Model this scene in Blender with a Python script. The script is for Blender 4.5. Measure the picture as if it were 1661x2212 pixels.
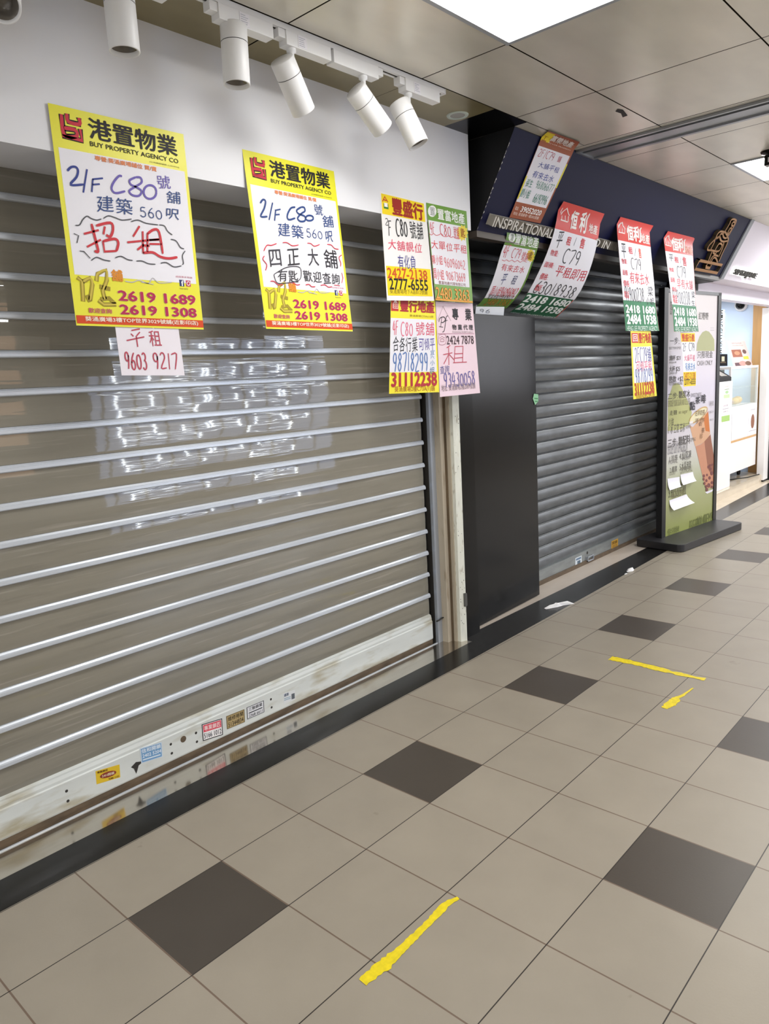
import bpy, bmesh, math, random
from mathutils import Vector, Matrix
random.seed(7)
C = bpy.context.scene
COL = C.collection
for o in list(bpy.data.objects): bpy.data.objects.remove(o)

# ------------------------------------------------------------ camera
cam_data = bpy.data.cameras.new('camera')
cam_data.sensor_fit = 'VERTICAL'; cam_data.sensor_height = 36.0
cam_data.lens = 1588.259 / 2212.0 * 36.0
cam_data.clip_start = 0.05
cam = bpy.data.objects.new('camera', cam_data); COL.objects.link(cam)
right = Vector((0.66921502, -0.74110191, -0.05402977))
down = Vector((-0.16637223, -0.07857415, -0.98292746))
fwd = Vector((0.72420407, 0.66677887, -0.17588178))
m3 = Matrix((right, -down, -fwd)).transposed()
cam.matrix_world = Matrix.Translation((-0.8239, -2.1457, 1.4502)) @ m3.to_4x4()
C.camera = cam

# ------------------------------------------------------------ view and world
C.view_settings.view_transform = 'Standard'
C.view_settings.look = 'None'
C.view_settings.gamma = 1.0
C.view_settings.use_curve_mapping = False
C.view_settings.exposure = 0.62
C.cycles.use_denoising = True
C.cycles.max_bounces = 8
C.cycles.sample_clamp_indirect = 6.0
world = bpy.data.worlds.new('world'); C.world = world
world.use_nodes = True
world.node_tree.nodes['Background'].inputs[0].default_value = (0.75, 0.85, 1.0, 1)
world.node_tree.nodes['Background'].inputs[1].default_value = 0.25

ZC = 2.61                      # ceiling height
PANEL_EMIT = 13.0              # brightness of the ceiling light panels
PANEL_COL = (1.0, 0.985, 0.95)
SHOP_WATTS = 15.0              # lamp of the lit tea shop
CORR_WATTS = 26.0              # each further corridor light panel
OPP_EMIT = 3.0                 # lit shop windows across the corridor, and the added glow panel

def area_lamp(name, loc, sx, sy, watts, col, rot=(0, 0, 0)):
    d = bpy.data.lights.new(name, 'AREA'); d.shape = 'RECTANGLE'
    d.size = sx; d.size_y = sy; d.energy = watts; d.color = col
    o = bpy.data.objects.new(name, d); o.location = loc; o.rotation_euler = rot
    COL.objects.link(o); return o
for lx in (-2.0, 1.3, 4.4, 7.6, 10.7):
    area_lamp('corridor_lamp', (lx, -3.2, ZC - 0.012), 0.66, 0.62, CORR_WATTS, (0.97, 0.99, 1.0))
for lx, kw in ((-1.9, 0.9), (7.5, 2.0), (10.6, 1.3)):
    area_lamp('corridor_lamp', (lx, -0.91, ZC - 0.012), 0.62, 0.62, CORR_WATTS * kw, (0.97, 0.99, 1.0))
area_lamp('tea_shop_lamp', (7.9, 1.1, 2.17), 1.3, 0.8, SHOP_WATTS, (0.92, 0.96, 1.0))

# ------------------------------------------------------------ materials
def s2l(h):
    out = []
    for i in (0, 2, 4):
        c = int(h[i:i+2], 16) / 255.0
        out.append(c / 12.92 if c <= 0.04045 else ((c + 0.055) / 1.055) ** 2.4)
    return (out[0], out[1], out[2], 1.0)
MATS = {}
def mat(name, hexcol, rough=0.5, metal=0.0, spec=0.5, emit=0.0, emitcol=None, var=0.0, vscale=(8, 8, 8), bump=0.0, bscale=(60, 60, 60), bdist=0.002, detail=3.0, alpha=1.0, trans=0.0, stain_or_glint=None):
    if name in MATS: return MATS[name]
    m = bpy.data.materials.new(name); m.use_nodes = True
    nt = m.node_tree; b = nt.nodes['Principled BSDF']
    col = s2l(hexcol)
    b.inputs['Base Color'].default_value = col
    b.inputs['Roughness'].default_value = rough
    b.inputs['Metallic'].default_value = metal
    b.inputs['Specular IOR Level'].default_value = spec
    b.inputs['Alpha'].default_value = alpha
    b.inputs['Transmission Weight'].default_value = trans
    if emit:
        b.inputs['Emission Color'].default_value = (emitcol or col[:3]) + ((1,) if len(emitcol or col[:3]) == 3 else ())
        b.inputs['Emission Strength'].default_value = emit
    if var or bump:
        geo = nt.nodes.new('ShaderNodeNewGeometry')
    if var:
        mp = nt.nodes.new('ShaderNodeMapping'); mp.inputs['Scale'].default_value = vscale
        nt.links.new(geo.outputs['Position'], mp.inputs['Vector'])
        nz = nt.nodes.new('ShaderNodeTexNoise'); nz.inputs['Scale'].default_value = 1.0; nz.inputs['Detail'].default_value = detail
        nt.links.new(mp.outputs[0], nz.inputs['Vector'])
        mr = nt.nodes.new('ShaderNodeMapRange'); mr.inputs[1].default_value = 0.3; mr.inputs[2].default_value = 0.7
        mr.inputs[3].default_value = 1 - var; mr.inputs[4].default_value = 1 + var
        nt.links.new(nz.outputs['Fac'], mr.inputs[0])
        mx = nt.nodes.new('ShaderNodeVectorMath'); mx.operation = 'SCALE'
        mx.inputs[0].default_value = col[:3]
        nt.links.new(mr.outputs[0], mx.inputs['Scale'])
        nt.links.new(mx.outputs[0], b.inputs['Base Color'])
    if bump:
        mp2 = nt.nodes.new('ShaderNodeMapping'); mp2.inputs['Scale'].default_value = bscale
        nt.links.new(geo.outputs['Position'], mp2.inputs['Vector'])
        n2 = nt.nodes.new('ShaderNodeTexNoise'); n2.inputs['Scale'].default_value = 1.0; n2.inputs['Detail'].default_value = 2.0
        nt.links.new(mp2.outputs[0], n2.inputs['Vector'])
        bp = nt.nodes.new('ShaderNodeBump'); bp.inputs['Strength'].default_value = bump; bp.inputs['Distance'].default_value = bdist
        nt.links.new(n2.outputs['Fac'], bp.inputs['Height'])
        nt.links.new(bp.outputs[0], b.inputs['Normal'])
    if stain_or_glint:                                    # grime patches with their own shape; on the clear panels, painted highlight streaks
        hx, sc_, lo, hi, fac = stain_or_glint
        g2 = nt.nodes.new('ShaderNodeNewGeometry'); m3_ = nt.nodes.new('ShaderNodeMapping'); m3_.inputs['Scale'].default_value = sc_
        nt.links.new(g2.outputs['Position'], m3_.inputs['Vector'])
        n3 = nt.nodes.new('ShaderNodeTexNoise'); n3.inputs['Scale'].default_value = 1.0; n3.inputs['Detail'].default_value = 5.0; nt.links.new(m3_.outputs[0], n3.inputs['Vector'])
        r3 = nt.nodes.new('ShaderNodeMapRange'); r3.inputs[1].default_value = lo; r3.inputs[2].default_value = hi; r3.inputs[4].default_value = fac; nt.links.new(n3.outputs['Fac'], r3.inputs[0])
        mxs = nt.nodes.new('ShaderNodeMix'); mxs.data_type = 'RGBA'; nt.links.new(r3.outputs[0], mxs.inputs[0])
        src = b.inputs['Base Color']
        if src.is_linked: nt.links.new(src.links[0].from_socket, mxs.inputs[6])
        else: mxs.inputs[6].default_value = col
        mxs.inputs[7].default_value = s2l(hx); nt.links.new(mxs.outputs[2], src)
    MATS[name] = m
    return m
def ink(h): return mat('ink_' + h, h, rough=0.55, spec=0.3)
def paper(h): return mat('paper_' + h, h, rough=0.38, spec=0.45)

# ------------------------------------------------------------ mesh helpers
class MB:
    """collects shapes, then links them as ONE mesh object"""
    def __init__(self): self.v = []; self.f = []; self.mi = []; self.sm = []; self.mats = []
    def m(self, material):
        if material not in self.mats: self.mats.append(material)
        return self.mats.index(material)
    def add(self, verts, faces, material, smooth=False):
        o = len(self.v); k = self.m(material)
        self.v += [tuple(p) for p in verts]
        for f in faces:
            self.f.append(tuple(o + i for i in f)); self.mi.append(k); self.sm.append(smooth)
    def quad(self, a, b, c, d, material): self.add([a, b, c, d], [(0, 1, 2, 3)], material)
    def box(self, x0, x1, y0, y1, z0, z1, material):
        p = [(x0,y0,z0),(x1,y0,z0),(x1,y1,z0),(x0,y1,z0),(x0,y0,z1),(x1,y0,z1),(x1,y1,z1),(x0,y1,z1)]
        self.add(p, [(0,3,2,1),(4,5,6,7),(0,1,5,4),(1,2,6,5),(2,3,7,6),(3,0,4,7)], material)
    def obox(self, p, ax, ay, az, lx, ly, lz, material):
        """oriented box: corner p, unit axes, lengths"""
        p = Vector(p); ax = Vector(ax)*lx; ay = Vector(ay)*ly; az = Vector(az)*lz
        q = [p, p+ax, p+ax+ay, p+ay, p+az, p+ax+az, p+ax+ay+az, p+ay+az]
        self.add(q, [(0,3,2,1),(4,5,6,7),(0,1,5,4),(1,2,6,5),(2,3,7,6),(3,0,4,7)], material)
    def prism_x(self, prof, x0, x1, material, smooth=False, caps=True):
        """closed (y,z) profile extruded along x"""
        n = len(prof)
        self.add([(x0, y, z) for y, z in prof] + [(x1, y, z) for y, z in prof],
                 [(i, (i+1) % n, n+(i+1) % n, n+i) for i in range(n)], material, smooth)
        if caps:
            self.add([(x0, y, z) for y, z in prof], [tuple(range(n))], material)
            self.add([(x1, y, z) for y, z in prof], [tuple(range(n))[::-1]], material)
    def prism_z(self, prof, z0, z1, material):
        n = len(prof)
        self.add([(x, y, z0) for x, y in prof] + [(x, y, z1) for x, y in prof],
                 [(i, (i+1) % n, n+(i+1) % n, n+i) for i in range(n)], material)
        self.add([(x, y, z0) for x, y in prof], [tuple(range(n))[::-1]], material)
        self.add([(x, y, z1) for x, y in prof], [tuple(range(n))], material)
    def lathe(self, prof, base, axis, material, n=28, smooth=True):
        """(radius, along) profile spun round an axis"""
        base = Vector(base); axis = Vector(axis).normalized()
        u = axis.orthogonal().normalized(); w = axis.cross(u)
        vs = []; fs = []
        for r, h in prof:
            for i in range(n):
                a = 2*math.pi*i/n
                vs.append(base + axis*h + (u*math.cos(a) + w*math.sin(a))*r)
        for j in range(len(prof)-1):
            for i in range(n):
                fs.append((j*n+i, j*n+(i+1) % n, (j+1)*n+(i+1) % n, (j+1)*n+i))
        self.add(vs, fs, material, smooth)
    def disc(self, c, axis, r, material, n=28):
        c = Vector(c); axis = Vector(axis).normalized(); u = axis.orthogonal().normalized(); w = axis.cross(u)
        self.add([c + (u*math.cos(2*math.pi*i/n) + w*math.sin(2*math.pi*i/n))*r for i in range(n)], [tuple(range(n))], material)
    def tube(self, pts, r, material, n=8):
        pts = [Vector(p) for p in pts]; vs = []; fs = []
        for i, p in enumerate(pts):
            d = (pts[min(i+1, len(pts)-1)] - pts[max(i-1, 0)]).normalized()
            u = d.orthogonal().normalized(); w = d.cross(u)
            for k in range(n):
                a = 2*math.pi*k/n; vs.append(p + (u*math.cos(a) + w*math.sin(a))*r)
        for i in range(len(pts)-1):
            for k in range(n):
                fs.append((i*n+k, i*n+(k+1) % n, (i+1)*n+(k+1) % n, (i+1)*n+k))
        fs.append(tuple(range(n))[::-1]); fs.append(tuple((len(pts)-1)*n+k for k in range(n)))
        self.add(vs, fs, material, True)
    def ball(self, c, rx, ry, rz, material, nu=14, nv=8):
        vs = []; fs = []
        for j in range(nv+1):
            t = math.pi*j/nv
            for i in range(nu):
                a = 2*math.pi*i/nu
                vs.append((c[0]+rx*math.sin(t)*math.cos(a), c[1]+ry*math.sin(t)*math.sin(a), c[2]+rz*math.cos(t)))
        for j in range(nv):
            for i in range(nu):
                fs.append((j*nu+i, j*nu+(i+1) % nu, (j+1)*nu+(i+1) % nu, (j+1)*nu+i))
        self.add(vs, fs, material, True)
    def build(self, name, parent=None, bevel=0.0, origin=None):
        me = bpy.data.meshes.new(name)
        off = Vector(origin) if origin is not None else Vector((0, 0, 0))
        if parent is not None and origin is None:
            q = parent
            while q is not None: off = off + q.matrix_basis.translation; q = q.parent
        me.from_pydata([tuple(Vector(p) - off) for p in self.v], [], self.f)
        for mm in self.mats: me.materials.append(mm)
        for p, k, s in zip(me.polygons, self.mi, self.sm): p.material_index = k; p.use_smooth = s
        me.update()
        o = bpy.data.objects.new(name, me); COL.objects.link(o)
        if parent is not None: o.parent = parent
        if origin is not None and parent is None: o.location = off
        if bevel:
            bm = bmesh.new(); bm.from_mesh(me); bmesh.ops.remove_doubles(bm, verts=bm.verts, dist=1e-5)
            es = [e for e in bm.edges if len(e.link_faces) == 2 and e.calc_face_angle(0) > 0.6]
            bmesh.ops.bevel(bm, geom=es, offset=bevel, segments=2, affect='EDGES', profile=0.7); bm.to_mesh(me); bm.free()
        return o

def tag(o, label, cat, group=None):
    o['label'] = label; o['category'] = cat
    if group: o['group'] = group
    return o
def thing(name, label, cat, loc, group=None):
    o = bpy.data.objects.new(name, None); COL.objects.link(o); o.location = loc; o.empty_display_size = 0.05
    return tag(o, label, cat, group)
def struct(o): o['kind'] = 'structure'; return o

# ------------------------------------------------------------ lettering
_tc = {}
def glyphs(txt, bold, res=2):
    """flat text outline -> (verts 2D, faces, bbox)"""
    key = (txt, round(bold, 4), res)
    if key in _tc: return _tc[key]
    cu = bpy.data.curves.new('lettering', 'FONT'); cu.body = txt; cu.resolution_u = res
    cu.fill_mode = 'FRONT'
    ob = bpy.data.objects.new('lettering', cu); COL.objects.link(ob)
    bpy.context.view_layer.update()
    me = bpy.data.meshes.new_from_object(ob.evaluated_get(bpy.context.evaluated_depsgraph_get()))
    vs = [(v.co.x, v.co.y, 0.0) for v in me.vertices]; fs = [tuple(p.vertices) for p in me.polygons]
    bpy.data.objects.remove(ob); bpy.data.curves.remove(cu); bpy.data.meshes.remove(me)
    if bold > 0.004 and vs:                      # heavier weight: the same outline laid down again, slightly shifted
        n0 = len(vs); v0 = vs; f0 = fs; vs = list(v0); fs = list(f0); b_ = min(bold, 0.045)
        for lay, (dx_, dy_) in enumerate(((b_, 0), (-b_, 0), (0, b_*.8), (0, -b_*.8))):
            o_ = len(vs); vs = vs + [(x+dx_, y+dy_, 5e-5*(lay+1)) for x, y, _ in v0]; fs = fs + [tuple(i+o_ for i in f) for f in f0]
    if vs: bb = (min(v[0] for v in vs), min(v[1] for v in vs), max(v[0] for v in vs), max(v[1] for v in vs))
    else: bb = (0, 0, 1, 1)
    _tc[key] = (vs, fs, bb)
    return _tc[key]
def _arc(cx, cy, rx, ry, a0, a1, n=9):
    return [(cx + rx*math.cos(math.radians(a0+(a1-a0)*i/n)), cy + ry*math.sin(math.radians(a0+(a1-a0)*i/n))) for i in range(n+1)]
# handwritten strokes in a unit box, y up
HAND = {
 '0': [_arc(.5,.45,.4,.42,100,460,14)], '1': [[(.55,1),(.45,0)]],
 '2': [_arc(.45,.74,.35,.24,160,-40,7)+[(.1,.03),(.95,.05)]],
 '3': [_arc(.45,.76,.33,.22,150,-70,7)+_arc(.45,.27,.38,.27,80,-150,8)],
 '4': [[(.45,1),(.05,.4),(.95,.42)],[(.7,.8),(.62,0)]],
 '5': [[(.85,.97),(.3,.95),(.22,.58)]+_arc(.45,.32,.4,.3,110,-150,8)],
 '6': [[(.75,1),(.35,.7),(.13,.35)]+_arc(.48,.27,.35,.27,180,520,10)],
 '7': [[(.05,.92),(.95,.97),(.45,0)]],
 '8': [[(.75,.85),(.5,.98),(.22,.78),(.5,.55),(.82,.28),(.5,.02),(.15,.25),(.45,.52),(.78,.75),(.72,.87)]],
 '9': [_arc(.45,.72,.33,.26,20,380,10)+[(.72,.4),(.55,0)]],
 'C': [_arc(.62,.5,.52,.5,55,300,10)], 'F': [[(.2,1),(.1,0)],[(.2,.97),(.95,1)],[(.15,.55),(.75,.58)]],
 '/': [[(.85,1.1),(.15,-.1)]], ' ': []}
def catmull(p, sub=4):
    if len(p) < 3: return p
    out = []
    for i in range(len(p)-1):
        a = p[max(i-1, 0)]; b = p[i]; c = p[i+1]; d = p[min(i+2, len(p)-1)]
        for j in range(sub):
            t = j/sub
            out.append(tuple(0.5*((2*b[k]) + (-a[k]+c[k])*t + (2*a[k]-5*b[k]+4*c[k]-d[k])*t*t + (-a[k]+3*b[k]-3*c[k]+d[k])*t**3) for k in range(2)))
    out.append(p[-1]); return out
def ribbon(p, w, taper=True):
    """2D polyline -> pen stroke outline (verts, faces)"""
    vs = []; fs = []; n = len(p)
    for i in range(n):
        a = p[max(i-1, 0)]; b = p[min(i+1, n-1)]
        dx, dy = b[0]-a[0], b[1]-a[1]; l = math.hypot(dx, dy) or 1e-9
        k = w/2 * (0.75 if taper and i in (0, n-1) else 1.0)
        vs += [(p[i][0]-dy/l*k, p[i][1]+dx/l*k), (p[i][0]+dy/l*k, p[i][1]-dx/l*k)]
    for i in range(n-1): fs.append((2*i, 2*i+1, 2*i+3, 2*i+2))
    return vs, fs

class Sheet:
    """a hanging sheet: left and right edge polylines from top to bottom"""
    def __init__(self, L, R, t):
        self.L = [Vector(p) for p in L]; self.R = [Vector(p) for p in R]; self.t = t
        self.W = sum((a-b).length for a, b in zip(self.L, self.R))/len(self.L)
        self.H = sum(((self.L[i+1]+self.R[i+1])/2 - (self.L[i]+self.R[i])/2).length for i in range(len(self.L)-1))
    def seg(self, v):
        for i in range(len(self.t)-2):
            if v <= self.t[i+1]: return i
        return len(self.t)-2
    def P(self, u, v, off=0.0, at=None):
        i = self.seg(v if at is None else at); f = (v-self.t[i])/(self.t[i+1]-self.t[i])
        l = self.L[i].lerp(self.L[i+1], f); r = self.R[i].lerp(self.R[i+1], f)
        d = (self.L[i+1]+self.R[i+1]-self.L[i]-self.R[i]); n = d.cross(r-l).normalized()
        return l.lerp(r, u) + n*off
    def rect(self, mb, u0, v0, u1, v1, off, material, nu=1):
        tt = self.t if len(self.t) > 3 else [k/10 for k in range(11)] + list(self.t)
        vs = [v0] + sorted(t for t in tt if v0+1e-4 < t < v1-1e-4) + [v1]; nu = 6
        us = [u0 + (u1-u0)*i/nu for i in range(nu+1)]
        P = [self.P(u, v, off) for v in vs for u in us]; k = nu+1
        mb.add(P, [(j*k+i, (j+1)*k+i, (j+1)*k+i+1, j*k+i+1) for j in range(len(vs)-1) for i in range(nu)], material, len(self.t) > 2)
    def shape(self, mb, pts, faces, off, material, lift=None):
        if lift is None: lift = [0.0]*len(pts)
        if len(self.t) > 3:                      # curled sheet: cut the print along the sheet's own bends
            vs = []; fs = []
            for f in faces:
                pl = [pts[i] for i in f]; lo = min(p[1] for p in pl); hi = max(p[1] for p in pl)
                cuts = [-9] + [t for t in self.t if lo < t < hi] + [9]
                for a, b in zip(cuts[:-1], cuts[1:]):
                    q = pl
                    for lim, sg in ((a, 1), (b, -1)):
                        out = []
                        for i in range(len(q)):
                            p0, p1 = q[i-1], q[i]; d0 = (p0[1]-lim)*sg; d1 = (p1[1]-lim)*sg
                            if (d0 < 0) != (d1 < 0): k = d0/(d0-d1); out.append((p0[0]+(p1[0]-p0[0])*k, lim))
                            if d1 >= 0: out.append(p1)
                        q = out
                        if len(q) < 3: break
                    if len(q) >= 3:
                        mid = sum(p[1] for p in q)/len(q); o = len(vs)
                        vs += [self.P(u, v, off+lift[f[0]], mid) for u, v in q]; fs.append(tuple(range(o, o+len(q))))
            mb.add(vs, fs, material); return
        mb.add([self.P(u, v, off+dz) for (u, v), dz in zip(pts, lift)], faces, material)
    def fit(self, mb, vs, fs, bb, box, off, material):
        u0, v0, u1, v1 = box; w = (bb[2]-bb[0]) or 1; h = (bb[3]-bb[1]) or 1
        self.shape(mb, [(u0+(x-bb[0])/w*(u1-u0), v1-(y-bb[1])/h*(v1-v0)) for x, y, _ in vs], fs, off, material, [q[2] for q in vs])
    def hand(self, mb, txt, box, bold, off, material, rng):
        u0, v0, u1, v1 = box
        wts = [0.42 if c in '1/' else 0.62 if c in HAND else 1.0 for c in txt]; tot = sum(wts); x = 0.0
        Hm = (v1-v0)*self.H
        for c, w in zip(txt, wts):
            cu0 = u0+(u1-u0)*x/tot; cu1 = u0+(u1-u0)*(x+w)/tot; x += w
            pad = (cu1-cu0)*0.06; cu0 += pad; cu1 -= pad
            dv = (v1-v0)*rng.uniform(-.03, .03)
            if c in HAND:
                for st in HAND[c]:
                    pts = catmull(st, 3)
                    sh = rng.uniform(-.02, .06)
                    m = [((cu0+(px+(py-.5)*sh)*(cu1-cu0))*self.W, (v1+dv-py*(v1-v0))*self.H) for px, py in pts]
                    vs, fs = ribbon(m, max(0.0028, min(0.0065, Hm*0.085)))
                    self.shape(mb, [(a/self.W, b/self.H) for a, b in vs], fs, off, material)
            else:
                vs, fs, bb = glyphs(c, bold)
                sh = rng.uniform(-.08, .16); sl = rng.uniform(0.0, .14)
                h = bb[3]-bb[1] or 1; wd = bb[2]-bb[0] or 1
                vs2 = [(px + (py-bb[1]-h/2)*sh, py + (px-bb[0]-wd/2)*sl, dz) for px, py, dz in vs]
                self.fit(mb, vs2, fs, bb, (cu0, v0+dv, cu1, v1+dv), off, material)
    def paint(self, mb, items, rng, both=True):
        rl = 0; tl = 0
        for it in items:
            kind, dat, col, box, extra, outline = it
            if kind == 'R':
                rl += 1; self.rect(mb, max(0.0, box[0]), max(0.0, box[1]), min(1.0, box[2]), min(1.0, box[3]), 0.0003+0.00012*rl, ink(col), 2)
            elif kind == 'P':
                rl += 1; self.shape(mb, dat, [tuple(range(len(dat)))], 0.0003+0.00012*rl, ink(col))
            else:
                tl += 1; off = 0.0011+0.00005*tl + 0.00012*max(0, rl-6)
                if kind == 'T':
                    if outline:
                        vs, fs, bb = glyphs(dat, extra+0.035); g = glyphs(dat, extra)[2]
                        self.fit(mb, vs, fs, g, box, off-0.00035, ink(outline))
                    vs, fs, bb = glyphs(dat, extra); self.fit(mb, vs, fs, bb, box, off, ink(col))
                elif kind == 'H': self.hand(mb, dat, box, extra, off, ink(col), rng)
                elif kind == 'S':
                    for pl in dat:
                        pts = catmull([(u*self.W, v*self.H) for u, v in pl], 4) if len(pl) > 3 and extra < 0.012 else [(u*self.W, v*self.H) for u, v in pl]
                        vs, fs = ribbon(pts, extra, extra < 0.012)
                        self.shape(mb, [(a/self.W, b/self.H) for a, b in vs], fs, off, ink(col))
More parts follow.
